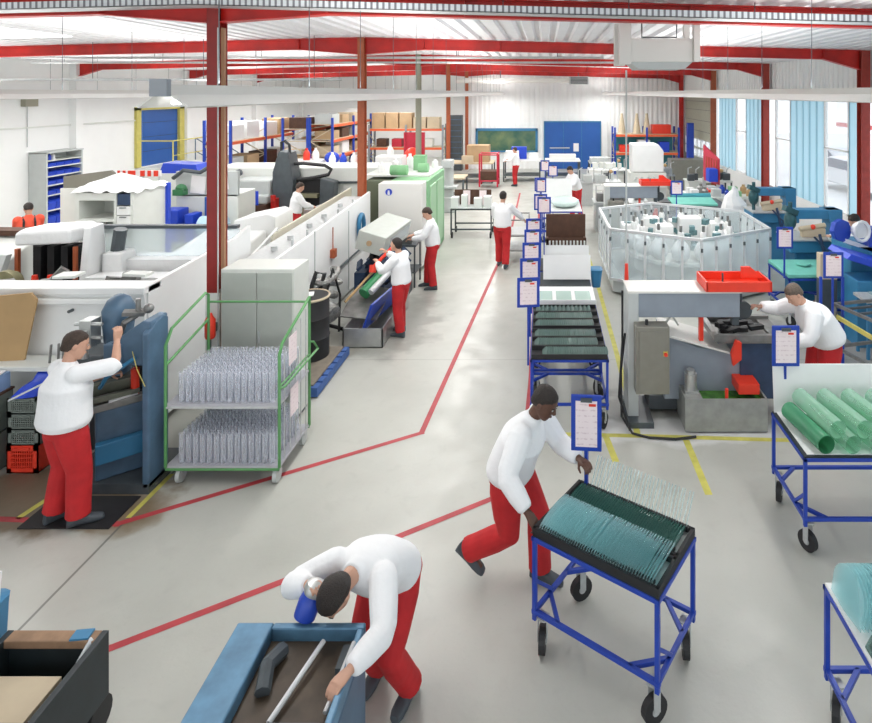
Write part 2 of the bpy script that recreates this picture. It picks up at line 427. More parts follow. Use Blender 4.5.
# steel frames: interior column row, right columns, beams with haunches
def ibeam_x(mb, x0, x1, y, zb0, zb1, zt0, zt1, w=.16):       # beam along X with sloped flanges
    for (a, b_, c, d_) in ((zb0, zb1, .02, 0), ):
        pass
    fl = .018
    mb.prism([(x0, zb0), (x1, zb1), (x1, zb1 + fl), (x0, zb0 + fl)], 'y', y - w / 2, y + w / 2)
    mb.prism([(x0, zt0 - fl), (x1, zt1 - fl), (x1, zt1), (x0, zt0)], 'y', y - w / 2, y + w / 2)
    mb.prism([(x0, zb0), (x1, zb1), (x1, zt1), (x0, zt0)], 'y', y - .006, y + .006)
for i, y in enumerate(FR):
    mb = MB(); dz = -.0
    for (x0, x1) in ((XL, XL + .9), (XL + .9, XM - 1.4), (XM - 1.4, XM - .08), (XM + .08, XM + 1.4), (XM + 1.4, XR - 1.1), (XR - 1.1, XR - .28)):
        def bz(x):
            z = beamz(x)
            for c, wd in ((XM, 1.4), (XR - .1, 1.0), (XL, .9)):
                a = abs(x - c)
                if a < wd: z -= (.14 if c == XM else .26) * (1 - a / wd)
            return z
        ibeam_x(mb, x0, x1, y, bz(x0), bz(x1), roofz(x0) - .004, roofz(x1) - .004)
    # web stiffeners
    for x in (XM - 1.4, XM + 1.4, XR - 1.1, -1, 1.8): mb.box(x - .006, x + .006, y - .075, y + .075, beamz(x) + .01, roofz(x) - .02)
    S('beam_%d' % (i + 1), 'red', mb)
    for k, (x, w) in enumerate(((XM + (.03 if i == 1 else 0), .15), (XR - .18, .2))):
        if y < 2: continue
        mb = MB(); zt = roofz(x) - .01; zb = 1.55 if k == 0 and i == 1 else 0
        mb.box(x - w / 2, x + w / 2, y - .1, y - .085, zb, zt).box(x - w / 2, x + w / 2, y + .085, y + .1, zb, zt).box(x - .006, x + .006, y - .09, y + .09, zb, zt)
        c = S('column_%d' % (2 * i + k), {(2, 0): 'rust', (3, 0): 'olive', (4, 0): 'rust', (5, 0): 'rust', (2, 1): 'brick', (4, 1): 'rust', (3, 1): 'brick', (1, 0): 'maroon'}.get((i, k), 'red'), mb)
        if zb: MB().box(x - w / 2 - .01, x + w / 2 + .01, y - .11, y + .11, 0, 1.55).build('painted_base', 'offw', c)
mb = MB()
mb.box(XM + .118, XM + .158, 7.37, 7.42, 0, 4.8)
tag(mb.build('conduit', mat('duct_brown', (.33, .17, .09), .6)), 'orange-brown cable duct running up beside the nearest red column', 'conduit')
tag(MB().rod((XM + .10, 7.34, 0), (XM + .10, 7.34, 4.8), .009).build('conduit', 'lgrey'), 'thin pale cable running up the nearest red column', 'conduit')

# floor lines
def line(name, pts, w, m):
    mb = MB()
    for i, (a, b_) in enumerate(zip(pts, pts[1:])):
        a, b_ = V((*a, 0)), V((*b_, 0)); d = (b_ - a).normalized(); n = V((-d.y, d.x, 0)) * w / 2; e = d * w * .45
        a2 = a - (e if i else V((0, 0, 0))); b2 = b_ + (e if i < len(pts) - 2 else V((0, 0, 0)))
        z = V((0, 0, .0015 + .0004 * i))
        mb.quad(a2 - n + z, b2 - n + z, b2 + n + z, a2 + n + z)
    return S(name, m, mb)
M['lred'] = mat('floor_red', (.50, .055, .065), .55, var=.3, scale=5)
M['lyel'] = mat('floor_yellow', (.66, .62, .13), .55, var=.3, scale=7)
line('trim_40', [G(-60, 517), G(50, 521), G(118, 524), G(421.5, 433), (-.98, 16.5), (-1.0, 24)], .065, 'lred')
line('trim_41', [G(20, 688), G(106, 650), G(400, 536), G(521, 487), (-.2, 8.3), (-.2, 22)], .065, 'lred')
line('trim_42', [G(552, 434), G(640, 436), G(775, 440), G(900, 443)], .075, 'lyel')
line('trim_43', [G(637.5, 434), G(615.7, 350), G(598, 286), (1.0, 19)], .075, 'lyel')
line('trim_44', [G(606, 437), G(616, 462)], .075, 'lyel')
line('trim_45', [G(686, 440), G(709, 495)], .075, 'lyel')
line('trim_46', [G(17, 519), G(46, 500)], .06, 'lyel')
line('trim_47', [G(128, 518), G(172, 474)], .05, 'lyel')

# cable tray in front of the nearest beam (perforated)
def tray_mat():
    m = mat('perforated_tray', (.62, .64, .66), .5, .2)
    nt = m.node_tree; N = nt.nodes; L = nt.links
    w = N.new('ShaderNodeTexWave'); w.bands_direction = 'X'; w.inputs['Scale'].default_value = 4.5
    tc = N.new('ShaderNodeTexCoord'); L.new(tc.outputs['Object'], w.inputs['Vector'])
    r = N.new('ShaderNodeValToRGB'); r.color_ramp.elements[0].position = .25; r.color_ramp.elements[0].color = (.2, .2, .22, 1); r.color_ramp.elements[1].position = .4; r.color_ramp.elements[1].color = (.68, .70, .72, 1)
    L.new(w.outputs['Fac'], r.inputs[0]); L.new(r.outputs[0], N['Principled BSDF'].inputs['Base Color'])
    return m
t = thing('cable_tray', 'long perforated grey cable tray hanging in front of the nearest red roof beam', 'cable tray', (0, 7.1, 5))
def tz(x): return 5.03 - .026 * abs(x - XM)
for nm, (y0, y1, dz0, dz1) in (('tray_side', (7.0, 7.01, 0, .085)), ('tray_bottom', (7.0, 7.28, 0, .01))):
    mb = MB()
    for a, b_ in ((-12, XM), (XM, 7.0)): mb.prism([(a, tz(a) + dz0), (b_, tz(b_) + dz0), (b_, tz(b_) + dz1), (a, tz(a) + dz1)], 'y', y0, y1)
    mb.build(nm, tray_mat() if nm == 'tray_side' else M['galv'], t)
mb = MB()
for a in [-11 + 1.5 * k for k in range(12)]: mb.rod((a, 7.15, tz(a)), (a, 7.15, roofz(a) + .02), .006)
mb.build('hanger', 'dgrey', t)
for x0, x1, y, z, r, lab, nm in ((-12.5, 1.4, 14.3, 4.84, .03, 'upper of two long grey pipes crossing the hall under the roof', 'pipe'),
                         (-12.5, 2.0, 14.6, 4.74, .025, 'lower of two long grey pipes crossing the hall under the roof', 'pipe'),
                         (-13, -4.4, 13.0, 4.29, .025, 'thin dark pipe crossing the left half of the hall below the beams', 'pipe')):
    mb = MB().rod((x0, y, z), (x1, y, z), r)
    t = thing(nm, lab, 'pipe', (x0, y, z)); mb.build('tube', 'galv', t)
    mb = MB(); k = x0 + .8
    while k < x1: mb.rod((k, y, z), (k, y, roofz(k) + .02), .006); k += 2.4
    mb.build('hanger', 'dgrey', t)

# light strips along the hall
def strip(x, y0, y1, z, lab):
    t = thing('light_strip', lab, 'ceiling light', (x, y0, z), group=None)
    hw = .05
    MB().prism([(x - hw, z + .06), (x + hw, z + .06), (x + hw, z), (x + .15, z - .07), (x + .14, z - .078), (x + hw - .005, z - .005), (x - hw + .005, z - .005), (x - .14, z - .078), (x - .15, z - .07), (x - hw, z)], 'y', y0, y1).build('housing', 'lgrey2', t)
    MB().box(x - .05, x + .05, y0 - .04, y0, z - .01, z + .09).build('end_cap', 'grey', t)
    y = y0 + .1
    mb = MB(); n = 0; hb = MB()
    while y < y1 - 1.3:
        mb.rod((x, y, z - .045), (x, y + 1.4, z - .045), .014, seg=8)
        hb.rod((x, y + .5, z + .05), (x, y + .5, roofz(x) + .02), .004, seg=5)
        y += 1.55
    mb.build('lamp_tube', 'lamp', t); hb.build('hanger', 'dgrey', t)
    L = y1 - y0; seg = 3
    for k in range(seg):
        ld = bpy.data.lights.new('strip_light', 'AREA'); ld.shape = 'RECTANGLE'; ld.size = .2; ld.size_y = L / seg
        ld.energy = POW * L / seg * (1, 1.1, 1.35)[k]; ld.color = (1, .99, .97)
        lo = bpy.data.objects.new('strip_light', ld); C.objects.link(lo); lo.location = (x, y0 + (k + .5) * L / seg, z - .085)
        lu = ld.copy(); lu.energy = POW * .6 * L / seg * (1, 1.1, 1.35)[k]; lu.size = .1
        lo = bpy.data.objects.new('roof_fill_light', lu); C.objects.link(lo); lo.location = (x, y0 + (k + .5) * L / seg, z + .075); lo.rotation_euler = (PI, 0, 0)  # upward fill lamp added above each strip to brighten the roof
M['lgrey2'] = mat('lamp_housing', (.74, .73, .69), .45)
POW = 13
strip(-2.2, 3.45, 31, 3.99, 'long fluorescent strip over the aisle, its near end cap beside the nearest column')
strip(-7.4, 5.5, 36, 3.99, 'long fluorescent strip over the white machines on the left')
strip(3.0, 4.6, 31, 3.99, 'long fluorescent strip over the right-hand machines and windows')
strip(-12.2, 8, 34, 3.99, 'fluorescent strip farthest left along the white wall')

# hanging air heater
t = thing('air_heater', 'pale grey air heater box hanging from the roof in a steel cradle', 'heater', (1.45, 7.9, 4.3))
MB().box(1.1, 1.9, 7.7, 8.3, 4.40, 4.70).build('casing', 'lgrey2', t, bevel=.01)
MB().prism([(1.1, 4.40), (1.9, 4.40), (1.8, 4.31), (1.2, 4.31)], 'y', 7.72, 8.25).build('air_outlet', 'lgrey', t)
MB().box(.95, 1.10, 7.65, 7.8, 4.37, 4.95).box(1.9, 1.98, 7.65, 7.75, 4.40, 4.94).box(.95, 1.1, 8.2, 8.3, 4.37, 4.95).box(1.9, 1.98, 8.2, 8.3, 4.40, 4.94).build('cradle', 'lgrey2', t, bevel=.005)
MB().tube([(1.25, 7.75, 5.06), (1.25, 7.75, 4.72), (1.7, 7.75, 4.72), (1.7, 7.75, 5.0), (1.8, 7.75, 5.06)], .012, 6).build('gas_pipe', 'dgrey', t)
t = thing('fan_unit', 'small grey fan unit at the end of a long pale duct near the back wall', 'heater', (1.6, 27, 4.5))
MB().box(1.1, 1.95, 26.8, 27.3, 4.38, 4.74).build('casing', 'lgrey', t, bevel=.02)
mb = MB()
for k in range(5): mb.box(1.15, 1.9, 26.78, 26.8, 4.42 + k * .06, 4.45 + k * .06)
mb.build('grille', 'dgrey', t)
MB().rod((-4.0, 27.05, 4.56), (1.1, 27.05, 4.56), .12, seg=14).build('duct', 'lgrey2', t, smooth=True)
MB().rod((1.5, 27.05, 4.74), (1.5, 27.05, 5.2), .02).rod((-2, 27.05, 4.65), (-2, 27.05, 5.2), .02).build('hanger', 'dgrey', t)
# skylight
S('window_30', mat('skylight', (.9, .9, .9), .5, emit=(1, 1, 1), estr=2.5), MB().prism([(-11.6, roofz(-11.6) - .01), (-9.3, roofz(-9.3) - .01), (-9.3, roofz(-9.3) + .0), (-11.6, roofz(-11.6) + .0)], 'y', 10.3, 11.8))

# outside: yard, parked cars and a pale building seen through the clear panes
S('ground_outside', mat('yard', (.75, .75, .76), .7), MB().box(XR + .2, 60, -10, 60, -.25, -.05))
t = thing('building', 'pale building with a red stripe across the yard outside the right windows', 'building', (38, 30, 0))
MB().box(34, 42, 6, 70, -.05, 6.5).build('wall', mat('pale_render', (.80, .80, .82), .8), t)
MB().box(33.95, 34.0, 6, 70, .15, .6).build('stripe', 'lred', t)
mb = MB()
for k in range(9): mb.box(33.95, 34.0, 10 + k * 6, 13 + k * 6, 1.6, 3.0)
mb.build('window', mat('blue_glass', (.35, .45, .6), .3), t)
def car(x, y, rz, m, lab):
    t = thing('parked_car', lab, 'car', (x, y, -.05), rz)
    MB().prism([(-2.1, .3), (-2.15, .75), (-1.5, .92), (-.8, 1.38), (.7, 1.42), (1.5, .98), (2.1, .88), (2.15, .35)], 'x', -.85, .85).build('body', m, t, bevel=.08, smooth=True)
    MB().prism([(-1.35, .95), (-.75, 1.32), (.65, 1.36), (1.3, 1.0)], 'x', -.87, .87).build('side_glass', 'navy', t)
    for a in (-1.35, 1.35):
        for b_ in (-.82, .82): MB().rod((b_ - .1, a, .32), (b_ + .1, a, .32), .32, seg=18).build('wheel', 'black', t)
car(14.5, 30, .1, mat('silver_car', (.55, .57, .62), .3, .3), 'silver car parked outside the clear pane beside the second red column from the right')
car(12.8, 24.5, .1, mat('white_car', (.8, .8, .82), .3), 'white car parked outside the nearest clear pane on the right')

t = thing('junction_box', 'small grey box with a hanging cable high on the left wall', 'box', (-15.25, 17.7, 3.6))
MB().box(-15.299, -15.15, 17.5, 17.95, 3.60, 3.82).build('casing', 'olive', t, bevel=.01)
MB().rod((-15.27, 17.7, 3.6), (-15.27, 17.7, 2.4), .012).build('cable', 'lgrey', t)
# ================================================================== PEOPLE
DG = bpy.context.evaluated_depsgraph_get
def remesh(mb, vox, smooth=3, scale=1.0):
    bmesh.ops.recalc_face_normals(mb.bm, faces=mb.bm.faces)
    me = bpy.data.meshes.new('tmp'); mb.bm.to_mesh(me); mb.bm.free()
    o = bpy.data.objects.new('tmp', me); C.objects.link(o)
    r = o.modifiers.new('r', 'REMESH'); r.mode = 'VOXEL'; r.voxel_size = vox
    if smooth: s = o.modifiers.new('s', 'SMOOTH'); s.iterations = smooth; s.factor = .5
    bpy.context.view_layer.update()
    ev = o.evaluated_get(DG()); m2 = bpy.data.meshes.new_from_object(ev)
    bpy.data.objects.remove(o); bpy.data.meshes.remove(me)
    m2.transform(Matrix.Scale(scale, 4)); m2.materials.clear()
    m2.polygons.foreach_set('use_smooth', [True] * len(m2.polygons)); m2.update()
    return m2
def mesh_obj(name, me, m, parent):
    me.name = name; me.materials.append(M[m] if isinstance(m, str) else m)
    o = bpy.data.objects.new(name, me); C.objects.link(o); o.parent = parent; return o
def ring(c, u, v, ru, rv, n=28, k=2.2):
    out = []
    for i in range(n):
        a = 2 * PI * i / n; ca, sa = math.cos(a), math.sin(a)
        x = math.copysign(abs(ca) ** (2 / k), ca); y = math.copysign(abs(sa) ** (2 / k), sa)
        out.append(c + u * ru * x + v * rv * y)
    return out
def ik(a, b, l1, l2, pole):
    d = b - a; L = min(d.length, (l1 + l2) * .995); dn = d.normalized()
    x = (l1 * l1 - l2 * l2 + L * L) / (2 * L); h = math.sqrt(max(0, l1 * l1 - x * x))
    p = pole - dn * pole.dot(dn)
    if p.length < 1e-4: p = V((0, 0, -1)) - dn * dn.z * -1
    p.normalize(); return a + dn * x + p * h, a + dn * L
def hand(mb, w, d, pn, side, curl=.5, s=1.0):
    """w wrist, d direction of the hand, pn palm normal, side +1 thumb towards d x pn"""
    d = d.normalized(); pn = (pn - d * pn.dot(d)).normalized(); r = d.cross(pn) * side      # r towards thumb
    R = []
    for t, hw, th in ((-.02, .024, .019), (.02, .034, .017), (.06, .041, .016), (.088, .040, .013)):
        R.append(ring(w + d * t * s, r, pn, hw * s, th * s, 12, 2.6))
    mb.loft(R)
    for k, (off, ln) in enumerate(((.031, .072), (.0105, .082), (-.0105, .076), (-.031, .06))):
        p = w + d * .082 * s + r * off * s; a = curl * .55; pts = [p - d * .015 * s, p]
        dd = d
        for f in (.42, .32, .26):
            dd = (Matrix.Rotation(0, 3, 'X') @ dd); dd = (d * math.cos(a) + pn * math.sin(a)).normalized()
            p = p + dd * ln * f * s; pts.append(p); a += curl * .75
        mb.tube(pts, [.0092 * s, .0095 * s, .0088 * s, .008 * s, .0065 * s], 8)
    p = w + d * .025 * s + r * .026 * s; q = p + (r * .6 + d * .65 + pn * .35 * (1 + curl)).normalized() * .045 * s
    e = q + (r * .1 + d * .8 + pn * .6 * curl).normalized() * .034 * s
    mb.tube([p - r * .012 * s, p, q, e], [.013 * s, .0125 * s, .0105 * s, .008 * s], 8)

def person(label, x, y, yaw, h=1.75, torso=(0, 0, 1), pelvis=(0, 0, .93), LH=(-.25, .25, .9), RH=(.25, .25, .9), LF=(-.11, 0, 0), RF=(.11, .05, 0),
           ltoe=0, rtoe=0, look=(0, 1, -.1), neck=None, hair='hair', skin='skin', sleeve=1.0, vox=.011, shy=0, curl=.6, lpole=None, rpole=None, lift=(0, 0),
           bulk=1.0, cat='person', vest=None, group=None, handd=(None, None), palm=(None, None), straps=False):
    sc = h / 1.75
    root = thing('person', label, cat, (x, y, 0), yaw, group, world=False)
    t = V(torso).normalized(); r0 = V((math.cos(shy), math.sin(shy), 0)); r = (r0 - t * r0.dot(t)).normalized(); f = t.cross(r)
    P = V(pelvis); tp = (t * .55 + V((0, 0, .45))).normalized(); rp = (V((1, 0, 0)) - tp * tp.x).normalized(); fp = tp.cross(rp)
    def sp(s_):                                  # spine point at length s_ from the pelvis with a curve
        k = min(1, s_ / .3); d = (tp * (1 - k * .6) + t * (.2 + k * .6)).normalized()
        return P + d * s_ if s_ <= .3 else P + ((tp * .4 + t * .8).normalized()) * .3 + t * (s_ - .3)
    nb = sp(.50); n = V(neck).normalized() if neck else (t * .6 + V((0, 0, .25)) + f * .15).normalized()
    lk = V(look).normalized(); hu = n - lk * n.dot(lk)
    hu = (hu if hu.length > .05 else V((0, 0, 1))).normalized(); hr = lk.cross(hu)
    hc = nb + n * .175 + lk * .02
    sh = {'L': sp(.445) - r * .175, 'R': sp(.445) + r * .175}
    W = {}; E = {}
    for s_, T, po in (('L', LH, lpole), ('R', RH, rpole)):
        pole = V(po) if po else (r * (-.6 if s_ == 'L' else .6) - f * .4 + V((0, 0, -.7)))
        E[s_], W[s_] = ik(sh[s_], V(T), .29, .26, pole)
    HJ = {'L': P - rp * .095, 'R': P + rp * .095}; K = {}; A = {}; toe = {}
    for s_, T, ta in (('L', LF, ltoe), ('R', RF, rtoe)):
        T = V(T); td = V((-math.sin(ta), math.cos(ta), 0)); li = lift[0 if s_ == 'L' else 1]
        ank = T + V((0, 0, .085)) - td * (.0); 
        if li: td = (td * math.cos(li) - V((0, 0, 1)) * math.sin(li)).normalized()
        K[s_], A[s_] = ik(HJ[s_], ank, .43, .42, V((0, 1, .1)) + td * .5); toe[s_] = td
    vb = vox
    # ---- body
    mb = MB()
    mb.loft([ring(P - tp * .08, rp, fp, .13, .10), ring(P, rp, fp, .165, .115), ring(sp(.12), r, f, .14, .10), ring(sp(.3), r, f, .16, .115), ring(sp(.42), r, f, .175, .105), ring(sp(.475), r, f, .12, .07), ring(sp(.51), r, f, .06, .055)])
    mb.tube([nb - n * .05, nb + n * .03, hc - hu * .03 - lk * .015], [.062, .056, .052], 12)
    # head
    R = []
    for z, w_, d_, s_ in ((-.122, .020, .025, .052), (-.108, .040, .045, .040), (-.08, .056, .070, .022), (-.045, .066, .088, .006), (-.01, .072, .095, .0), (.03, .076, .099, -.004), (.065, .073, .094, -.008), (.092, .058, .076, -.010), (.112, .032, .044, -.010), (.119, .008, .01, -.01)):
        R.append(ring(hc + hu * z + lk * s_, hr, lk, w_, d_, 20, 2.1))
    mb.loft(R)
    mb.tube([hc + hu * .02 + lk * .088, hc - hu * .022 + lk * .112, hc - hu * .032 + lk * .100], [.009, .0135, .014], 8)
    for q in (-1, 1): mb.sphere(hc - hu * .01 + hr * .075 * q - lk * .008, .03, (.35, .62, 1), 10, Matrix((hr, lk, hu)).transposed())
    for q in (-1, 1): mb.sphere(hc + hu * .022 + hr * .03 * q + lk * .084, .018, (1.3, .5, .45), 8, Matrix((hr, lk, hu)).transposed())
    mb.tube([hc - hu * .062 + lk * .088 - hr * .022, hc - hu * .06 + lk * .099, hc - hu * .062 + lk * .088 + hr * .022], [.006, .009, .006], 8)
    for s_ in 'LR':
        mb.tube([sh[s_], sh[s_].lerp(E[s_], .35), E[s_], E[s_].lerp(W[s_], .3), W[s_]], [.056, .048, .038, .040, .026], 12)
        mb.sphere(sh[s_], .06, (1, 1, 1), 12)
        i = 0 if s_ == 'L' else 1
        d = (W[s_] - E[s_]).normalized(); d = V(handd[i]) if handd[i] else d
        pn = V(palm[i]) if palm[i] else V((0, 0, -1)) + f * .2
        if abs(pn.normalized().dot(d.normalized())) > .9: pn = r * (1 if s_ == 'L' else -1)
        pn2 = (pn - d * pn.dot(d)).normalized()
        cr = d.cross(pn2); inward = r * (1 if s_ == 'L' else -1)
        hand(mb, W[s_] + d * .01, d, pn2, 1 if cr.dot(inward) > 0 else -1, curl)
        mb.tube([HJ[s_], HJ[s_].lerp(K[s_], .35), K[s_], K[s_].lerp(A[s_], .3), A[s_]], [.085, .078, .055, .055, .036], 12)
        mb.tube([A[s_] - toe[s_] * .05 - V((0, 0, .04)), A[s_] - V((0, 0, .03)), A[s_] + toe[s_] * .13 - V((0, 0, .055))], [.03, .036, .026], 10)
    mesh_obj('body', remesh(mb, vb * .62 if vox < .009 else vb * .8, 2, sc), skin, root)
    # ---- shirt
    b = bulk * 1.10; mb = MB()
    mb.loft([ring(sp(-.02) , rp, fp, .175 * b, .135 * b), ring(sp(.03), rp, fp, .19 * b, .15 * b), ring(sp(.10), r, f, .185 * b, .145 * b), ring(sp(.2), r, f, .18 * b, .14 * b), ring(sp(.32), r, f, .19 * b, .138 * b), ring(sp(.42), r, f, .19, .122), ring(sp(.475), r, f, .135, .088), ring(sp(.505), r, f, .078, .072)])
    mb.tube([nb - n * .03, nb + n * .035], [.075, .069], 14)
    for s_ in 'LR':
        a0, e, w = sh[s_], E[s_], W[s_]
        mb.sphere(a0, .086, (1, 1, 1), 14)
        if sleeve > .8:
            mb.tube([a0, a0.lerp(e, .4), a0.lerp(e, .85), e.lerp(w, .1), e.lerp(w, .55), e.lerp(w, .88), e.lerp(w, .96)], [q_ * (.5 + .6 * bulk) for q_ in (.082, .078, .070, .068, .062, .050, .038)], 12)
        else:
            mb.tube([a0, a0.lerp(e, .4), a0.lerp(e, .9), e.lerp(w, .12 )], [.086, .084, .080, .076], 12)
    sm = mesh_obj('shirt', remesh(mb, vox, 9, sc), vest or 'shirt', root)
    # ---- trousers
    mb = MB()
    mb.loft([ring(P - tp * .10, rp, fp, .16, .13), ring(P - tp * .03, rp, fp, .19, .15), ring(P + tp * .05, rp, fp, .18, .14), ring(P + tp * .09, rp, fp, .165, .125)])
    for s_ in 'LR':
        hj, k, a = HJ[s_], K[s_], A[s_]
        mb.tube([hj + V((0, 0, .0)), hj.lerp(k, .25), hj.lerp(k, .7), k, k.lerp(a, .3), k.lerp(a, .8), k.lerp(a, .99)], [q_ * (.3 + .7 * bulk) for q_ in (.106, .116, .100, .088, .088, .084, .086)], 14)
        mb.sphere(hj - fp * .03, .105, (1, 1, 1), 12)
    mesh_obj('trousers', remesh(mb, vox, 7, sc), 'trouser', root)
    # ---- shoes
    for s_ in 'LR':
        a = A[s_]; d = toe[s_]; u = V((0, 0, 1)) - d * d.z; u.normalize(); q = d.cross(u); mb = MB(); base = a - u * .085
        R = []
        for tt, hw, ht in ((-.085, .02, .03), (-.075, .034, .055), (-.03, .038, .062), (.04, .040, .05), (.10, .048, .036), (.155, .046, .028), (.185, .034, .022), (.195, .015, .012)):
            R.append([p for p in ring(base + d * tt + u * (ht + .0), q, u, hw, ht, 14, 2.6)])
        mb.loft(R)
        for v in mb.bm.verts: v.co *= sc
        mb.build('shoe', 'shoe', root, smooth=True)
    # ---- hair
    mb = MB(); R = []
    for z, w_, d_, s_ in ((-.055, .050, .045, -.056), (-.035, .066, .066, -.044), (-.008, .0785, .078, -.032), (.03, .0835, .090, -.024), (.06, .082, .098, -.014), (.088, .070, .088, -.012), (.112, .046, .060, -.012), (.128, .018, .024, -.012)):
        R.append(ring(hc + hu * z + lk * s_, hr, lk, w_, d_, 20, 2.1))
    mb.loft(R)
    for v in mb.bm.verts: v.co *= sc
    hh = mb.build('hair', hair, root, smooth=True)
    if vox < .0095:
        for q in (-1, 1):
            mb = MB().sphere((hc + hu * .008 + hr * .03 * q + lk * .0905) * sc, .011 * sc, (1.1, .4, .5), 10, Matrix((hr, lk, hu)).transposed()); mb.build('eye', 'lgrey', root, smooth=True)
            mb = MB().sphere((hc + hu * .008 + hr * .03 * q + lk * .0965) * sc, .005 * sc, (1, .5, 1), 8, Matrix((hr, lk, hu)).transposed()); mb.build('iris', 'hair', root, smooth=True)
            mb = MB().tube([(hc + hu * .028 + hr * (.03 * q + e_) + lk * (.094 - abs(e_) * .3)) * sc for e_ in (-.017, 0, .017)], .0035, 6); mb.build('eyebrow', hair, root)
    if straps:
        mb = MB()
        for q in (-1, 1): mb.tube([(sp(.5) + r * .09 * q) * sc, (sp(.4) + r * .09 * q - f * .155) * sc, (sp(.1) + r * .10 * q - f * .155) * sc], .02, 6)
        mb.build('strap', 'black', root)
    return root
yw = lambda dx, dy: math.atan2(-dx, dy)          # yaw so that local +Y looks along (dx,dy)

def wl(x, y, yaw, h, w):                         # world point to a person's local pose space
    return Matrix.Rotation(-yaw, 3, 'Z') @ (V(w) - V((x, y, 0))) * (1.75 / h)
# ================================================================== CARTS
def paper_mat():
    m = mat('job_sheet', (.86, .80, .80), .8)
    nt = m.node_tree; N = nt.nodes; L = nt.links
    tc = N.new('ShaderNodeTexCoord'); w = N.new('ShaderNodeTexWave'); w.bands_direction = 'Z'; w.inputs['Scale'].default_value = 7.0
    L.new(tc.outputs['Object'], w.inputs['Vector'])
    n = N.new('ShaderNodeTexNoise'); n.inputs['Scale'].default_value = 40; L.new(tc.outputs['Object'], n.inputs['Vector'])
    a = N.new('ShaderNodeMath'); a.operation = 'MULTIPLY'; L.new(w.outputs['Fac'], a.inputs[0]); L.new(n.outputs['Fac'], a.inputs[1])
    r = N.new('ShaderNodeMapRange'); r.inputs[1].default_value = .42; r.inputs[2].default_value = .6; L.new(a.outputs[0], r.inputs[0])
    x = N.new('ShaderNodeMix'); x.data_type = 'RGBA'; x.inputs[6].default_value = (.86, .74, .75, 1); x.inputs[7].default_value = (.70, .56, .59, 1)
    L.new(r.outputs[0], x.inputs[0]); L.new(x.outputs[2], N['Principled BSDF'].inputs['Base Color']); return m
M['sheet'] = paper_mat()
def sign_parts(root, x, y, z0, z1, w=.26, yaw=0, post_from=.85, pm='blue', tilt=0):
    """holder with sheet, facing -Y in local coordinates turned by yaw; in the root's frame"""
    R = Matrix.Rotation(yaw, 3, 'Z'); c = V((x, y, 0)); h = z1 - z0
    def q(mb):
        for v in mb.bm.verts: v.co = c + R @ (v.co - c) 
        return mb
    MB().bar((x, y, post_from), (x, y, z0 + .02), .025).build('sign_post', pm, root)
    f = q(MB().box(x - w / 2, x + w / 2, y - .03, y - .012, z0, z1)).build('sign_holder', pm, root, bevel=.004)
    q(MB().box(x - w / 2 + .035, x + w / 2 - .035, y - .034, y - .030, z0 + .035, z1 - .045)).build('job_sheet', 'sheet', f)
    q(MB().box(x - .045, x + .045, y - .045, y - .030, z1 - .05, z1 - .02)).build('clip', 'dgrey', f)
    q(MB().box(x + .02, x + .075, y - .036, y - .034, z1 - .085, z1 - .065)).build('red_mark', 'redbright', f)

def cart(label, cx, cy, w, d, rot=0, z=.85, m='blue', group=None, name='rolling_cart', low=.30, brace=True, sign=None, deck='tray', wheel_r=.088):
    root = thing(name, label, 'cart', (cx, cy, 0), rot, group, world=False)
    a, b = w / 2, d / 2; q = .03
    mb = MB()
    for sx in (-1, 1):
        for sy in (-1, 1): mb.bar((sx * (a - .02), sy * (b - .02), low - .06), (sx * (a - .02), sy * (b - .02), z - .02), q)
    mb.build('leg', m, root, bevel=.003)
    MB().bar((-a, -b + .015, z - .03), (a, -b + .015, z - .03), q).bar((-a, b - .015, z - .03), (a, b - .015, z - .03), q).bar((-a + .015, -b, z - .03), (-a + .015, b, z - .03), q).bar((a - .015, -b, z - .03), (a - .015, b, z - .03), q).build('top_frame', m, root, bevel=.003)
    mb = MB().bar((-a, -b + .02, low), (a, -b + .02, low), q).bar((-a, b - .02, low), (a, b - .02, low), q).bar((-a + .02, -b, low), (-a + .02, b, low), q).bar((a - .02, -b, low), (a - .02, b, low), q)
    if brace:
        for sx in (-1, 1):
            for sy in (-1, 1): mb.bar((sx * (a - .02), sy * (b - .22), low), (sx * (a - .22), sy * (b - .02), low), q)
            mb.bar((sx * (a - .02), -b + .25, low), (sx * (a - .02), -b + .02, low + .22), q * .8)
    mb.build('lower_frame', m, root, bevel=.003)
    if deck: MB().box(-a + .01, a - .01, -b + .01, b - .01, z - .015, z).build('deck', deck, root)
    for sx in (-1, 1):
        for sy in (-1, 1):
            x_, y_ = sx * (a - .06), sy * (b - .06); tw = .5 * sx * sy
            c_ = MB().box(x_ - .04, x_ + .04, y_ - .04, y_ + .04, low - .05, low - .04)
            for s_ in (-1, 1): c_.boxr((x_ + .032 * s_ * math.cos(tw), y_ + .032 * s_ * math.sin(tw), wheel_r + .078), (.006, .05, .165), (0, 0, tw))
            co = c_.build('caster', 'galv', root)
            ax = V((math.cos(tw), math.sin(tw), 0)); p = V((x_, y_, wheel_r))
            MB().rod(p - ax * .023, p + ax * .023, wheel_r, seg=20).build('wheel', 'black', co)
            MB().rod(p - ax * .027, p + ax * .027, .03, seg=10).build('wheel_hub', 'galv', co)
    if sign: sign_parts(root, *sign)
    return root
def place_in(cx, cy, rot, p):
    R = Matrix.Rotation(rot, 3, 'Z'); return V((cx, cy, 0)) + R @ V(p)

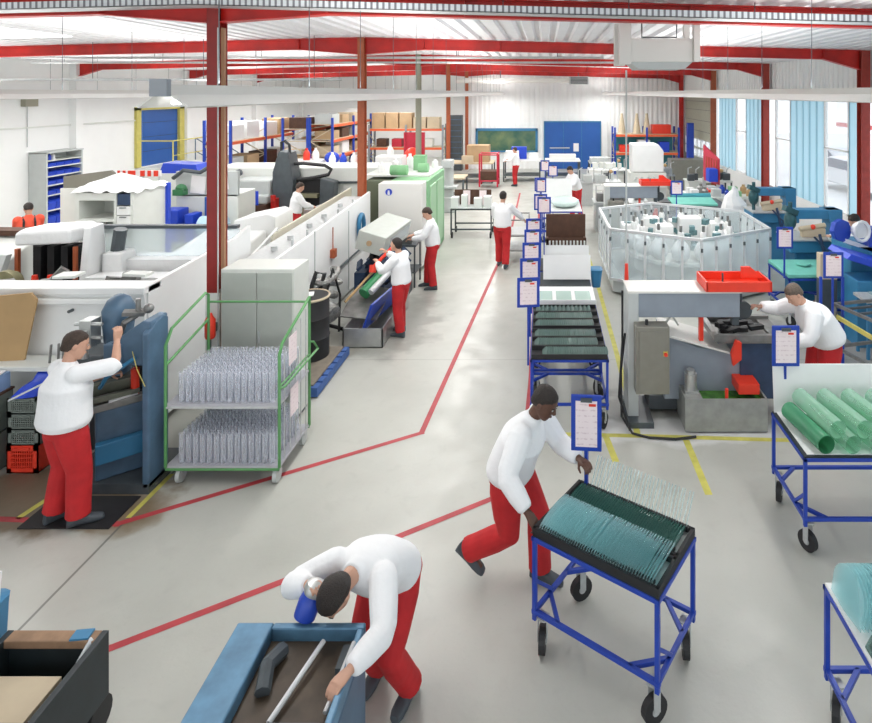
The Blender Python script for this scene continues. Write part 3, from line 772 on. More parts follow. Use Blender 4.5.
# ---- cart A, pushed by the man
A0 = (.49, 4.28); Ar = -math.atan2(.55, .81)
cart('blue rolling cart loaded with green glass plates, pushed by the man in the centre foreground', A0[0], A0[1], .98, .66, Ar, sign=(-.40, .30, 1.18, 1.62, .24, .52, .85))
mb = MB()
for y_ in (-.31, -.02, .02, .31): mb.box(-.48, .48, y_ - .012, y_ + .012, .85, .90)
for x_ in (-.47, .47): mb.box(x_ - .012, x_ + .012, -.32, .32, .85, .90)
for x_ in [-.44 + .02 * k for k in range(45)]:
    for y_ in (-.29, .04, .29): mb.box(x_ - .004, x_ + .004, y_ - .012, y_ + .012, .90, .918)
rk = thing('glass_rack', 'black slotted rack holding the glass plates on the cart pushed by the man', 'rack', (A0[0], A0[1], .85), Ar)
mb2 = mb; 
for v in mb2.bm.verts: v.co.z -= .85
mb2.build('slotted_rail', 'black', rk)
MB().box(-.46, .46, -.30, .30, .001, .012).build('rack_base', 'galv', rk)
def plate(w, h, th, top=.5, seg=12):          # thin upright plate in the YZ plane with a rounded top, origin bottom centre
    pts = [(-w / 2, 0)]; r = min(w / 2, h * top)
    for k in range(seg + 1):
        a = PI - PI * k / seg; pts.append((w / 2 * math.cos(a), h - r + r * math.sin(a)))
    pts.append((w / 2, 0)); return MB().prism(pts, 'x', -th / 2, th / 2)
def row_plates(proto_mb, m, label, cat, group, n, base, rot, dx, tilt, jitter=.0, name='glass_plate', lean=0):
    first = None
    for k in range(n):
        if first is None:
            o = proto_mb.build(name, m); first = o
        else:
            o = first.copy(); C.objects.link(o)
        o.location = place_in(base[0], base[1], rot, (base[2] + dx * k, base[3], base[4]))
        o.rotation_euler = (lean, tilt + random.uniform(-jitter, jitter), rot)
        tag(o, label, cat, group)
row_plates(plate(.33, .19, .005), 'plateb', 'thin rounded green glass plate in the front row of the rack on the pushed cart', 'glass plate', 'front row of glass plates on the pushed cart', 46, (A0[0], A0[1], -.45, -.145, .862), Ar, .0190, .42, .02)
row_plates(plate(.22, .085, .005, .3), 'plated', 'small dark green glass plate in the back row of the rack on the pushed cart', 'glass plate', 'back row of glass plates on the pushed cart', 42, (A0[0], A0[1], -.42, .16, .862), Ar, .0203, .2, .02)
row_plates(plate(.014, .27, .004, .2), 'plateb', 'tall thin glass strip standing behind the back row on the pushed cart', 'glass strip', 'tall glass strips on the pushed cart', 30, (A0[0], A0[1], -.36, .29, .862), Ar, .0268, .12, .02, 'glass_strip', lean=-.35)

# ---- cart B with glass tubes
bx0, by0, by1 = 2.24, 5.2, 5.95
cart('blue rolling cart of green glass tubes with a white board, at the right', 2.87, 5.57, 1.26, .76, 0, sign=(-.49, .385, 1.30, 1.70, .27, 0, .85))
single('backing_board', 'white', MB().boxr((2.76, 5.94, 1.08), (1.0, .012, .46), (-.10, 0, 0)), 'large white board leaning upright behind the green glass tubes on the right cart', 'board', loc=(2.76, 5.94, .86))
single('liner_sheet', 'film', MB().box(2.28, 3.45, 5.22, 5.93, .852, .858), 'white liner sheet under the cut glass tubes on the right cart', 'sheet', loc=(2.87, 5.57, .851))
def half_tube(r=.095, L=.62, a0=0, a1=2 * PI, t=.004):
    mb = MB(); n = 24; ring0 = []; closed = abs(a1 - a0) > 6.2
    for (rr) in (r, r - t):
        for yy in (-L / 2, L / 2):
            ring0.append([mb.bm.verts.new((rr * math.cos(a0 + (a1 - a0) * k / n), yy, rr * math.sin(a0 + (a1 - a0) * k / n))) for k in range(n + (0 if closed else 1))])
    o0, o1, i0, i1 = ring0; m = len(o0)
    for k in range(m if closed else m - 1):
        j = (k + 1) % m
        mb.bm.faces.new((o0[k], o0[j], o1[j], o1[k])); mb.bm.faces.new((i0[k], i1[k], i1[j], i0[j]))
        mb.bm.faces.new((o0[k], i0[k], i0[j], o0[j])); mb.bm.faces.new((o1[k], o1[j], i1[j], i1[k]))
    return mb
labs = ['dark green glass tube at the left end of the lower row on the right cart', 'second glass tube from the left in the lower row on the right cart', 'third glass tube from the left in the lower row on the right cart', 'glass tube at the right end of the lower row on the right cart',
        'pale green glass tube on top, leftmost of the upper row on the right cart', 'pale green glass tube on top, second of the upper row on the right cart', 'pale green glass tube on top, third of the upper row on the right cart', 'glass tube on top at the right edge of the upper row on the right cart']
rt = .16
M['tubeg'] = thin_glass('green_glass_tube2', (.76, .92, .84), .18, .08, (.56, .78, .66), .25)
M['tubed'] = thin_glass('dark_green_glass', (.30, .62, .42), .40, .08, (.12, .42, .24))
for k in range(8):
    up = k >= 4; i = k % 4
    o = half_tube(.080, .58).build('glass_tube', 'tubed' if k == 0 else 'tubeg', smooth=True)
    o.location = (2.43 + i * .235 + (.118 if up else 0) - .03, 5.50 + (.04 if up else 0), .942 + (.112 if up else 0)); o.rotation_euler = (-.0, 0, rt)
    tag(o, labs[k], 'glass tube', 'cut glass tubes on the right cart')

# ---- cart C at the lower right corner
cart('blue rolling cart with a stack of glass plates, cut off by the lower right corner', 2.29, 3.44, 1.0, .86, 0, deck='white')
row_plates(plate(.34, .24, .005), 'plateb', 'thin glass plate standing in a row on the cart in the lower right corner', 'glass plate', 'glass plates on the lower right cart', 36, (2.29, 3.44, -.47, .20, .852), 0, .0235, .22, .02, lean=-.15)
row_plates(plate(.30, .14, .005), 'plateg', 'low dark glass plate in the front row on the cart in the lower right corner', 'glass plate', 'front glass plates on the lower right cart', 36, (2.29, 3.44, -.47, -.18, .852), 0, .0235, .5, .02)

# ---- carts of the long row beside the aisle
rowc = [('first blue cart of the row beside the aisle, dark glass strips on its deck', 7.10), ('second blue cart of the row beside the aisle, dark glass strips on its deck', 7.98),
        ('third cart of the row beside the aisle, carrying a white tray of green squares', 8.86), ('fourth cart of the row beside the aisle, white boards leaning on it', 9.74),
        ('fifth cart of the row beside the aisle, carrying the big brown crate', 10.62)]
for k, (lb, y0) in enumerate(rowc):
    cart(lb, .29, y0 + .42, .94, .82, 0, group='blue carts in the row beside the aisle', sign=(-.50, -.02, 1.33, 1.70, .28, .12, .60))
for ci, y0 in enumerate((7.10, 7.98)):
    for r_, (yy, n) in enumerate(((.13, 26), (.40, 26), (.67, 26))):
        if ci and r_ == 2: n = 13
        rk = single('glass_rack', 'black', MB().box(-.45, .45, -.130, -.118, 0, .055).box(-.45, .45, .118, .130, 0, .055).box(-.45, .45, -.1, .1, 0, .008),
                    '%s black strip rack on the %s cart of the row' % (('front', 'middle', 'back')[r_], ('first', 'second')[ci]), 'rack')
        rk.location = (.29, y0 + yy, .85)
        row_plates(plate(.236, .078, .006, .2), 'plateg', 'small dark glass plate in the %s rack on the %s cart of the row' % (('front', 'middle', 'back')[r_], ('first', 'second')[ci]), 'glass plate',
                   'glass plates in the %s rack of the %s cart' % (('front', 'middle', 'back')[r_], ('first', 'second')[ci]), n, (.29, y0 + yy, -.42 + (.10 if not ci and r_ == 0 else 0), 0, .86), 0, .029 if n == 26 else .06, .9, .03)
# cart 3 tray with green squares
t = thing('sample_tray', 'white tray holding three pale green glass squares on the third cart of the row', 'tray', (.29, 9.25, .85))
MB().box(-.18, .76, 8.90, 9.62, .852, .90).build('tray_body', 'white', t, bevel=.01)
MB().box(-.18, .76, 8.89, 8.905, .86, .93).build('front_lip', 'white', t)
for k in range(3):
    single('glass_square', mat('pale_green_glass', (.42, .56, .50), .15), MB().box(-.115, .115, -.2, .2, 0, .006), '%s pale green glass square lying on the white tray' % ('left', 'middle', 'right')[k], 'glass sheet', 'green squares on the tray').location = (-.005 + .29 * k, 9.17, .902)
single('white_board', 'white', MB().boxr((0, 0, .20), (.80, .015, .40), (-.30, 0, 0)), 'front white board leaning on the fourth cart of the row', 'board').location = (.37, 10.12, .865)
single('white_board', 'white', MB().boxr((0, 0, .25), (.76, .015, .50), (-.22, 0, 0)), 'rear white board leaning behind another on the fourth cart of the row', 'board').location = (.38, 10.36, .865)
t = thing('brown_crate', 'big dark brown crate with white slats along its front on the fifth cart', 'crate', (.37, 11.0, .85))
MB().box(.02, .74, 10.99, 11.02, .85, 1.78).box(.02, .06, 10.75, 11.4, .85, 1.38).box(.02, .74, 10.75, 10.78, .85, 1.40).box(.70, .74, 10.75, 11.4, .85, 1.38).box(.02, .74, 11.36, 11.4, .85, 1.38).box(.02, .74, 10.75, 10.78, .85, 1.22).build('panel', 'brown', t)
mb = MB()
for k in range(11): mb.box(.07 + .062 * k, .10 + .062 * k, 10.70, 10.73, 1.05, 1.36)
mb.build('slat', 'offw', t)
single('blue_bin', 'bmach', MB().loft([ring(V((0, 0, z)), V((1, 0, 0)), V((0, 1, 0)), r_, r_ * 1.3, 14, 4) for z, r_ in ((0, .07), (.26, .10), (.30, .11), (.31, .08))]), 'mid-blue plastic bin hanging on the right side of the fourth cart', 'bin').location = (.868, 10.2, .72)

# far carts beyond
cart('white topped blue cart with a mound of glass, before the bending worker far up', .45, 16.9, 1.1, 1.8, 0, deck='white', sign=(-.55, -.88, 1.35, 1.72, .27, 0, .85))
single('glass_mound', 'tealp2' if 'tealp2' in M else mat('milky_glass', (.62, .76, .72), .25), MB().sphere((0, 0, 0), .4, (1, 1.2, .35), 20), 'milky green glass mound lying on the far white topped cart', 'glass', loc=None).location = (.55, 16.7, .98)
single('white_board', 'white', MB().boxr((0, 0, .3), (.85, .02, .7), (-.5, 0, 0)), 'white board tilted on the far cart in front of the bending worker', 'board').location = (.35, 17.3, .9)
for k, (sx, sy, z0) in enumerate(((-.02, 13.3, 1.33), (-.13, 16.2, 1.35), (.25, 19.0, 1.36), (0.0, 20.2, 1.37), (-.1, 13.7, 1.33))):
    t = thing('sign_stand', ('blue framed job sheet on a post, nearest of the detached stands up the row', 'blue framed job sheet on a post left of the white topped cart', 'blue framed job sheet on a post farthest right up the row',
        'blue framed job sheet on a post farthest left up the row', 'blue framed job sheet half hidden behind another stand')[k], 'sign', (sx, sy, 0), 0, 'job sheet stands farther up the row', world=False)
    sign_parts(t, 0, 0, z0, z0 + .37, .30, 0, .02)
    MB().box(-.15, .15, -.15, .15, 0, .02).build('base', 'blue', t)

# ---- trolley with cartons
TR = thing('table_trolley', 'dark table trolley with cartons standing in the aisle before the green machine', 'trolley', (-2.03, 16.9, 0))
mb = MB()
for x_ in (-2.58, -1.48):
    for y_ in (16.5, 17.3): mb.bar((x_, y_, .1), (x_, y_, .8), .04)
for y_ in (16.5, 17.3): mb.bar((-2.6, y_, .8), (-1.46, y_, .8), .04).bar((-2.6, y_, .25), (-1.46, y_, .25), .04)
mb.build('frame', 'dgrey', TR)
MB().box(-2.62, -1.44, 16.48, 17.32, .80, .83).build('top', 'lgrey', TR)
for x_ in (-2.56, -1.5):
    for y_ in (16.52, 17.28): MB().rod((x_ - .02, y_, .09), (x_ + .02, y_, .09), .09, seg=14).build('wheel', 'black', TR)
single('brown_case', 'brown', MB().box(-.62, .42, -.03, .03, 0, .42), 'dark brown board standing upright along the back of the table trolley', 'board').location = (-1.95, 17.1, .83)
for k, (x_, y_, w, d, h, m_, lb) in enumerate(((-2.5, 16.7, .2, .3, .28, 'white', 'white carton at the left end of the table trolley'), (-2.24, 16.72, .17, .2, .34, 'white', 'white carton second from left on the table trolley'),
        (-1.86, 16.7, .22, .2, .26, 'white', 'low white carton third from left on the table trolley'), (-1.6, 16.75, .2, .3, .3, 'white', 'white carton at the right end of the table trolley'))):
    single('carton', m_, MB().box(-w / 2, w / 2, -d / 2, d / 2, 0, h), lb, 'box', 'cartons on the table trolley', bevel=.004).location = (x_, y_, .83)
for k, x_ in enumerate((-2.22, -1.76)):
    single('job_sheet', 'sheet', MB().boxr((0, 0, .2), (.2, .01, .42), (-.12, 0, 0)), '%s pale pink sheet standing upright on the table trolley' % ('left', 'right')[k], 'paper', 'sheets on the table trolley').location = (x_, 17.0, .95 if 0 else .83)

# ---- cart pushed by man in the aisle
PC = thing('push_cart', 'tall grey tube cart pushed along the aisle by the man walking away', 'cart', (-.62, 14.6, 0))
mb = MB()
for x_ in (-.95, -.40):
    for y_ in (14.25, 15.1): mb.rod((x_, y_, .12), (x_, y_, 1.0), .018)
for z in (.25, .6, .98):
    mb.rod((-.95, 14.25, z), (-.4, 14.25, z), .015).rod((-.95, 15.1, z), (-.4, 15.1, z), .015).rod((-.95, 14.25, z), (-.95, 15.1, z), .015).rod((-.4, 14.25, z), (-.4, 15.1, z), .015)
mb.build('frame', 'dsteel', PC)
for z in (.27, .62): MB().box(-.95, -.4, 14.25, 15.1, z, z + .015).build('shelf', 'galv', PC)
for x_ in (-.93, -.42):
    for y_ in (14.28, 15.06): MB().rod((x_ - .02, y_, .06), (x_ + .02, y_, .06), .06).build('wheel', 'black', PC)

# ---- green cage trolley with glass tubes
CT = thing('roll_trolley', 'two-tier green tube trolley filled with glass tubes beside the blue milling machine', 'trolley', (-3.3, 6.5, 0))
x0, x1, y0, y1 = -3.87, -2.71, 6.12, 6.90
mb = MB(); r = .016
zt = 1.55
mb.tube([(x0, y0, .18), (x0, y0, 1.42), (x0, y0 + .1, 1.56), (x0, y1 - .06, 1.72), (x0, y1, 1.68), (x0, y1, .18)], r, 8)
mb.rod((x0, y0, 1.22), (x0, y1, 1.40), r * .9).rod((x0, y1, 1.60), (x1, y1, 1.60), r * .8)
mb.build('left_frame', 'green', CT, smooth=True)
mb = MB()
mb.tube([(x1, y0, .18), (x1, y0, 1.33), (x1, y0 + .07, 1.42), (x1, y1 - .1, 1.62), (x1, y1, 1.66), (x1, y1, .18)], r, 8)
mb.tube([(x1, y0, .98), (x1 + .03, y0 + .05, .98), (x1 + .06, y1 + .1, 1.02), (x1 + .03, y1 + .05, 1.12), (x1, y1, 1.14)], r * .8, 8)
mb.rod((x1, y0, 1.0), (x1, y1, 1.0), r * .7)
mb.build('right_frame', 'green', CT, smooth=True)
mb = MB()
for k in range(5): yy = y0 + .12 + k * .14; mb.rod((x1, yy, .2), (x1, yy, 1.35 + k * .05), .006)
mb.build('side_bar', 'galv', CT)
M['shelfw'] = mat('pale_shelf', (.50, .50, .54), .5, .3)
for z in (.17, .80): MB().box(x0, x1, y0, y1, z, z + .025).build('shelf', 'shelfw', CT)
for z in (.16, .79): MB().rod((x0, y0, z), (x1, y0, z), r * .8).rod((x0, y1, z), (x1, y1, z), r * .8).build('shelf_rail', 'green' if z < .5 else 'galv', CT)
for x_ in (x0 + .12, x1 - .05):
    for y_ in (y0 + .06, y1 - .06):
        c_ = MB().box(x_ - .03, x_ + .03, y_ - .03, y_ + .03, .11, .165).build('caster', 'galv', CT); MB().rod((x_ - .02, y_, .075), (x_ + .02, y_, .075), .075, seg=18).build('wheel', 'lgrey', c_)
for k, (yy, z) in enumerate(((6.40, 1.28), (6.44, .72))):
    MB().boxr((x1 + .02, yy, z), (.004, .2, .30), (0, 0, 0)).build('paper_sheet', 'sheet', CT)
tubem = MB().lathe((0, 0, 0), [(.0, .001), (.026, .001), (.028, .004), (.028, .20), (.024, .225), (.030, .235), (.030, .24), (.026, .24), (.022, .228), (.0255, .2), (.0255, .008), (.0, .008)][1:-1], 12)
first = None
for lv, z in enumerate((.196, .826)):
    for i in range(14):
        for j in range(9):
            if first is None: o = tubem.build('glass_tube', 'bottle', smooth=True); first = o
            else: o = first.copy(); C.objects.link(o)
            o.location = (x0 + .13 + i * .0715, y0 + .06 + j * .075, z); o.scale = (1, 1, 1.25)
            tag(o, ('upright clear glass tube on the lower shelf of the green trolley', 'upright clear glass tube on the upper shelf of the green trolley')[lv], 'glass tube', ('tubes on the lower trolley shelf', 'tubes on the upper trolley shelf')[lv])
# ================================================================== MACHINES, LEFT
# big white machine enclosure
t = thing('machine_enclosure', 'long white machine enclosure with open top behind the blue milling machine', 'machine', (-7, 8, 0))
MB().box(-10.5, -4.58, 6.86, 6.9, .12, 1.70).build('front_panel', 'white', t, bevel=.006)
MB().box(-10.5, -4.56, 6.82, 7.12, 1.70, 1.78).box(-10.5, -4.7, 6.80, 6.86, 1.60, 1.66).build('rim', 'white', t, bevel=.01)
MB().prism([(6.9, .12), (9.3, .12), (9.3, 1.95), (8.9, 1.86), (6.9, 1.78)], 'x', -4.62, -4.56).build('side_panel', 'white', t, bevel=.006)
MB().box(-10.5, -4.62, 6.95, 9.3, .1, .9).build('bed', 'lgrey', t)
MB().box(-10.5, -4.75, 7.12, 7.25, 1.66, 1.74).build('inner_rail', 'dgrey', t)
mb = MB()
for x_ in (-9, -7.7, -6.6, -5.4): mb.rod((x_, 6.80, 1.62 - .1), (x_, 6.86, 1.52), .018)
mb.build('bolt', 'dgrey', t)
mb = MB().box(-6.8, -4.7, 9.2, 9.24, .9, 1.93); mb.build('splash_pane', 'pane', t)
MB().tube([(-6.45, 9.1, .9), (-6.50, 9.1, 1.5), (-6.40, 9.05, 1.95)], .09, 8).box(-6.8, -4.7, 9.15, 9.25, 1.93, 1.98).build('guard_frame', 'dgrey', t)
MB().box(-6.4, -5.2, 9.0, 9.4, .9, 1.5).box(-6.6, -4.9, 8.6, 8.9, .9, 1.35).build('inner_cover', 'film', t)
MB().boxr((-5.75, 7.25, 1.80), (.25, .2, .03), (0, 0, .1)).boxr((-4.95, 7.3, 1.80), (.3, .15, .03), (0, 0, -.1)).build('rim_plate', 'offw', t)
mb = MB()
for k in range(26):
    x_ = random.uniform(-8.3, -5.0); mb.boxr((x_, random.uniform(7.6, 8.4), 1.2 + random.random() * .3), (random.uniform(.05, .25), .12, random.uniform(.1, .3)), (0, random.random(), random.random()))
mb.build('fixture', 'dsteel', t)
HD0 = set(o.name for o in t.children)
# hooded head and left housing belong to the same machine
MB().loft([[(-7.78, 8.6, z), (-6.98, 8.6, z + .04), (-6.90, 9.1, z + .02), (-7.70, 9.1, z)] for z in (1.80, 1.99)] + [[(-7.70, 8.65, 2.04), (-7.05, 8.65, 2.08), (-6.98, 9.05, 2.08), (-7.62, 9.05, 2.04)]]).build('hood', 'film', t, bevel=.03)
mb = MB()
for x_ in (-7.62, -7.42, -7.22, -7.05): mb.box(x_ - .05, x_ + .05, 8.8, 8.95, .95, 1.75)
mb.build('column', 'black', t)
MB().box(-7.85, -6.95, 9.0, 9.05, .95, 1.75).build('recess_shade', 'black', t)  # black sheet stands in for the shade under the hood
MB().box(-7.82, -7.77, 8.65, 8.7, .95, 1.75).box(-6.98, -6.94, 8.65, 8.7, .95, 1.78).build('side_post', 'rust', t)
for x_ in (-7.40, -7.18): MB().rod((x_, 8.5, 1.30), (x_, 8.5, 1.42), .05, .035).build('red_cap', 'redbright', t)
MB().lathe((-7.62, 8.3, 1.35), [(.18, -.08), (.20, 0), (.18, .08), (.07, .10)], 20, (0, -1, .2)).build('chuck', mat('brass_grey', (.30, .28, .16), .45, .4, var=.3), t, smooth=True)
MB().box(-8.0, -6.8, 8.5, 9.2, .9, 1.0).build('head_base', 'grey', t)
MB().prism([(8.6, .9), (9.1, .9), (9.0, 2.06), (8.75, 2.04)], 'x', -6.90, -6.78).box(-6.75, -6.45, 8.9, 9.25, .9, 1.62).build('white_housing', 'film', t, bevel=.02)
MB().prism([(8.4, .9), (9.6, .9), (9.6, 1.80), (9.3, 1.84), (8.4, 1.45)], 'x', -10.4, -7.95).build('left_housing', 'offw', t, bevel=.03)
MB().box(-10.4, -7.95, 9.15, 9.4, 1.82, 1.90).build('edge_rail', 'brown', t)
MB().prism([(8.2, 1.0), (8.3, 1.0), (8.6, 1.7), (8.5, 1.7)], 'x', -7.95, -7.80).build('flap', 'lgrey', t)

for o in t.children:
    if o.name not in HD0: o.location.x += .17
# white cabinet machine with sheet on top
t = thing('cabinet_machine', 'white cabinet machine with open shelves and drawers under a white sheet', 'machine', (-8.5, 12.5, 0))
MB().box(-9.4, -8.26, 12.7, 13.1, 0, 2.0).box(-9.4, -9.32, 12.0, 12.7, 0, 2.0).box(-8.62, -8.57, 12.0, 12.7, 0, 2.0).box(-8.30, -8.24, 12.01, 13.1, 0, 2.02).box(-9.32, -8.62, 12.0, 12.7, 1.85, 2.0).box(-9.32, -8.62, 12.0, 12.7, 1.42, 1.47).box(-9.32, -8.30, 12.02, 12.7, 0, 1.15).build('body', 'offw', t)
for k in range(3): 
    dr = MB().box(-8.55, -8.30, 11.98, 12.4, 1.18 + k * .19, 1.35 + k * .19).build('drawer', 'white', t, bevel=.008); MB().box(-8.49, -8.36, 11.96, 11.98, 1.32 + k * .19, 1.335 + k * .19).build('handle', 'dgrey', dr)
MB().box(-8.55, -8.30, 12.0, 12.5, 1.76, 1.98).build('control_panel', 'navy', t)
MB().box(-8.24, -8.18, 13.02, 13.12, .2, 2.05).build('blue_edge', 'bluebin', t)
mb = MB(); rr = random.Random(3)
G2 = [[(-9.48 + i * .106, 11.95 + j * .125) for i in range(13)] for j in range(11)]
vs = [[mb.bm.verts.new((x_, y_, 2.05 + .10 * math.exp(-((x_ + 8.9) ** 2 + (y_ - 12.5) ** 2) * 4) + .14 * math.exp(-((x_ + 9.1) ** 2 + (y_ - 12.9) ** 2) * 12) + rr.uniform(0, .07) - (.08 if i in (0, 12) or j in (0, 10) else 0))) for i, (x_, y_) in enumerate(r_)] for j, r_ in enumerate(G2)]
for j in range(10):
    for i in range(12): mb.bm.faces.new((vs[j][i], vs[j][i + 1], vs[j + 1][i + 1], vs[j + 1][i]))
mb.build('dust_sheet', 'film', t, smooth=True)
for k in range(7):
    single('component', ('dsteel', 'galv', 'offw')[k % 3], MB().lathe((0, 0, 0), [(.04, 0), (.04, .1), (.025, .13), (.03, .22), (.01, .23)], 12), 'small metal component in the open shelf of the white cabinet machine', 'component', 'components in the white cabinet machine').location = (-9.24 + k * .09, 12.35 - .1 * (k % 2), 1.152)
# brown panel behind it and small red blocks
single('taupe_board', mat('taupe_panel', (.22, .21, .17), .6), MB().prism([(-.57, 0), (.57, 0), (.60, .34), (.52, .40), (-.57, .26)], 'y', -.03, .03), 'taupe grey panel standing behind the dust sheet on the white cabinet machine', 'panel').location = (-10.5, 13.82, 1.82)
MB().box(-11.1, -9.9, 13.74, 13.95, 0, 1.815).box(-9.95, -9.3, 13.74, 13.95, 0, .4).build('panel_base', 'offw', t)
BS = thing('red_white_bar', 'red and white striped bar behind the white cabinet machine', 'barrier', (-8.3, 14.6, 2))
MB().box(-9.2, -7.1, 14.55, 14.6, 1.98, 2.12).build('bar', 'paper', BS)
mb = MB()
for x_, w in ((-9.15, .1), (-8.9, .12), (-8.65, .35), (-8.05, .2), (-7.7, .15), (-7.4, .2)): mb.box(x_, x_ + w, 14.53, 14.55, 1.98, 2.12)
mb.build('red_band', 'redbright', BS)
MB().box(-9.15, -9.1, 14.56, 14.6, 0, 1.98).box(-7.2, -7.15, 14.56, 14.6, 0, 1.98).build('post', 'lgrey', BS)

# wall shelf with blue bins (faces the hall)
t = thing('bin_shelf', 'grey shelving unit of blue bins against the left wall', 'shelf', (-15, 18.5, 0))
MB().box(-15.28, -14.75, 17.75, 17.8, 0, 2.22).box(-15.28, -14.75, 19.1, 19.15, 0, 2.22).box(-15.28, -14.72, 17.75, 19.15, 2.2, 2.24).box(-15.28, -15.24, 17.8, 19.1, 0, 2.2).build('body', 'lgrey', t)
zs = [.05, .5, .95, 1.25, 1.52, 1.79]
mb = MB()
for z in zs: mb.box(-15.24, -14.75, 17.8, 19.1, z - .03, z)
mb.build('shelf_board', 'offw', t)
for z in zs:
    for k in range(4):
        y_ = 17.85 + k * .31; hh = .17 if z > .9 else .38
        o = MB().prism([(-.22, 0), (.2, 0), (.24, hh * .6), (-.22, hh)], 'y', 0, .28).build('storage_bin', 'bluebin'); o.location = (-15.0, y_, z)
        tag(o, ('blue plastic bin on the bottom shelf of the wall unit', 'blue plastic bin on the second shelf from the bottom of the wall unit', 'blue plastic bin on the third shelf of the wall unit', 'blue plastic bin on the fourth shelf of the wall unit', 'blue plastic bin on the fifth shelf of the wall unit', 'blue plastic bin on the upper bin shelf of the wall unit')[zs.index(z)], 'bin', 'blue bins on the %s shelf of the wall unit' % ('first', 'second', 'third', 'fourth', 'fifth', 'sixth')[zs.index(z)])
for k, m_ in enumerate(('white', 'bluebin', 'white')): single('bottle', m_, MB().lathe((0, 0, 0), [(.05, 0), (.05, .14), (.02, .17), (.02, .2)], 10), ('white bottle leftmost on the top of the blue bin shelf', 'blue bottle on the top board of the bin shelf', 'white bottle right of the blue one on the bin shelf')[k], 'bottle').location = (-14.95, 17.95 + k * .14, 1.98)
MB().box(-15.24, -14.75, 17.8, 19.1, 1.96, 1.98).build('top_board', 'offw', t)
# landing with yellow rails in front of the raised door
t = thing('door_landing', 'steel landing with yellow railing in front of the raised blue door on the left wall', 'platform', (-14.6, 24, 0))
MB().box(-15.3, -13.9, 22.4, 25.4, 1.08, 1.18).build('deck', 'offw', t)
mb = MB()
for x_ in (-15.2, -14.0):
    for y_ in (22.5, 25.3): mb.bar((x_, y_, 0), (x_, y_, 1.08), .08)
mb.build('leg', 'lgrey', t)
mb = MB(); r = .025
for y_ in (22.5, 25.3): mb.rod((-13.95, y_, 1.1), (-13.95, y_, 2.2), r)
mb.rod((-13.95, 22.5, 2.2), (-13.95, 25.3, 2.2), r).rod((-13.95, 22.5, 1.65), (-13.95, 25.3, 1.65), r * .7).rod((-15.25, 22.5, 2.2), (-13.95, 22.5, 2.2), r)
mb.build('railing', 'yellow', t)
mb = MB()
for z in (1.0, .45): mb.rod((-13.95, 25.4, z + 1.1), (-13.95, 28.2, z - .1), .022).rod((-14.8, 25.4, z + 1.1), (-14.8, 28.2, z - .1), .022)
for k in range(4): 
    for x_ in (-13.95, -14.8): mb.rod((x_, 25.4 + k * .93, 1.1 - k * .37), (x_, 25.4 + k * .93, 2.1 - k * .4), .022)
mb.build('stair_rail', 'mill', t)
mb = MB()
for k in range(6): mb.box(-14.8, -13.95, 25.45 + k * .46, 25.9 + k * .46, 1.0 - k * .185, 1.04 - k * .185)
mb.build('step', 'galv', t)

# clutter machine right of cabinet : compressor with blue boxes
BS.scale = (.5, 1, 1); BS.location = (-9.93, 14.6, 2)
t = thing('compressor_machine', 'small white and blue machine with papers, left of the nearest red column', 'machine', (-7, 14.5, 0))
MB().box(-7.2, -5.7, 14.3, 15.2, 0, 1.55).build('body', 'offw', t, bevel=.02)
MB().box(-7.35, -6.85, 13.8, 14.25, .5, 1.25).box(-6.7, -6.5, 13.8, 14.2, .5, 1.15).build('blue_box', 'bluebin', t, bevel=.02)
MB().box(-7.4, -5.9, 13.75, 14.3, 0, .5).build('plinth', 'lgrey', t)
MB().rod((-6.35, 13.9, .85), (-5.8, 13.9, .85), .25, seg=20).build('air_tank', mat('pale_blue_tank', (.45, .65, .78), .4), t, smooth=True)
MB().sphere((-6.95, 14.1, 1.72), .12, (1.1, .8, .9)).box(-7.1, -6.85, 14.0, 14.2, 1.56, 1.7).build('green_motor', mat('dark_green_motor', (.03, .16, .06), .4), t)
MB().boxr((-6.65, 14.28, 1.78), (.35, .01, .42), (0, .1, 0)).boxr((-6.1, 14.28, 1.85), (.35, .01, .4), (0, -.1, 0)).build('paper_sheet', 'paper', t)
MB().box(-7.2, -5.7, 14.3, 14.4, 1.5, 2.1).build('back_panel', 'lgrey', t)
MB().tube([(-7.2, 14.2, 1.95), (-6.9, 14.1, 2.15), (-6.5, 14.1, 2.1), (-6.2, 14.2, 2.3)], .05).build('hose', 'dgrey', t)
MB().box(-6.42, -6.12, 14.15, 14.28, .5, 1.5).build('blue_cabinet', 'bluedoor', t)
t.location.x -= 1.75; t.location.y += .25
single('blue_crate', 'bluebin', MB().prism([(0, 0), (1.0, 0), (.95, .22), (.1, .26)], 'y', 0, .6), 'large blue crate on top of the white and blue machine below the raised door', 'crate').location = (-10.0, 15.55, 1.92)
MB().box(-8.6, -6.9, 15.25, 16.0, 0, 1.915).build('rear_cabinet', 'offw', t)

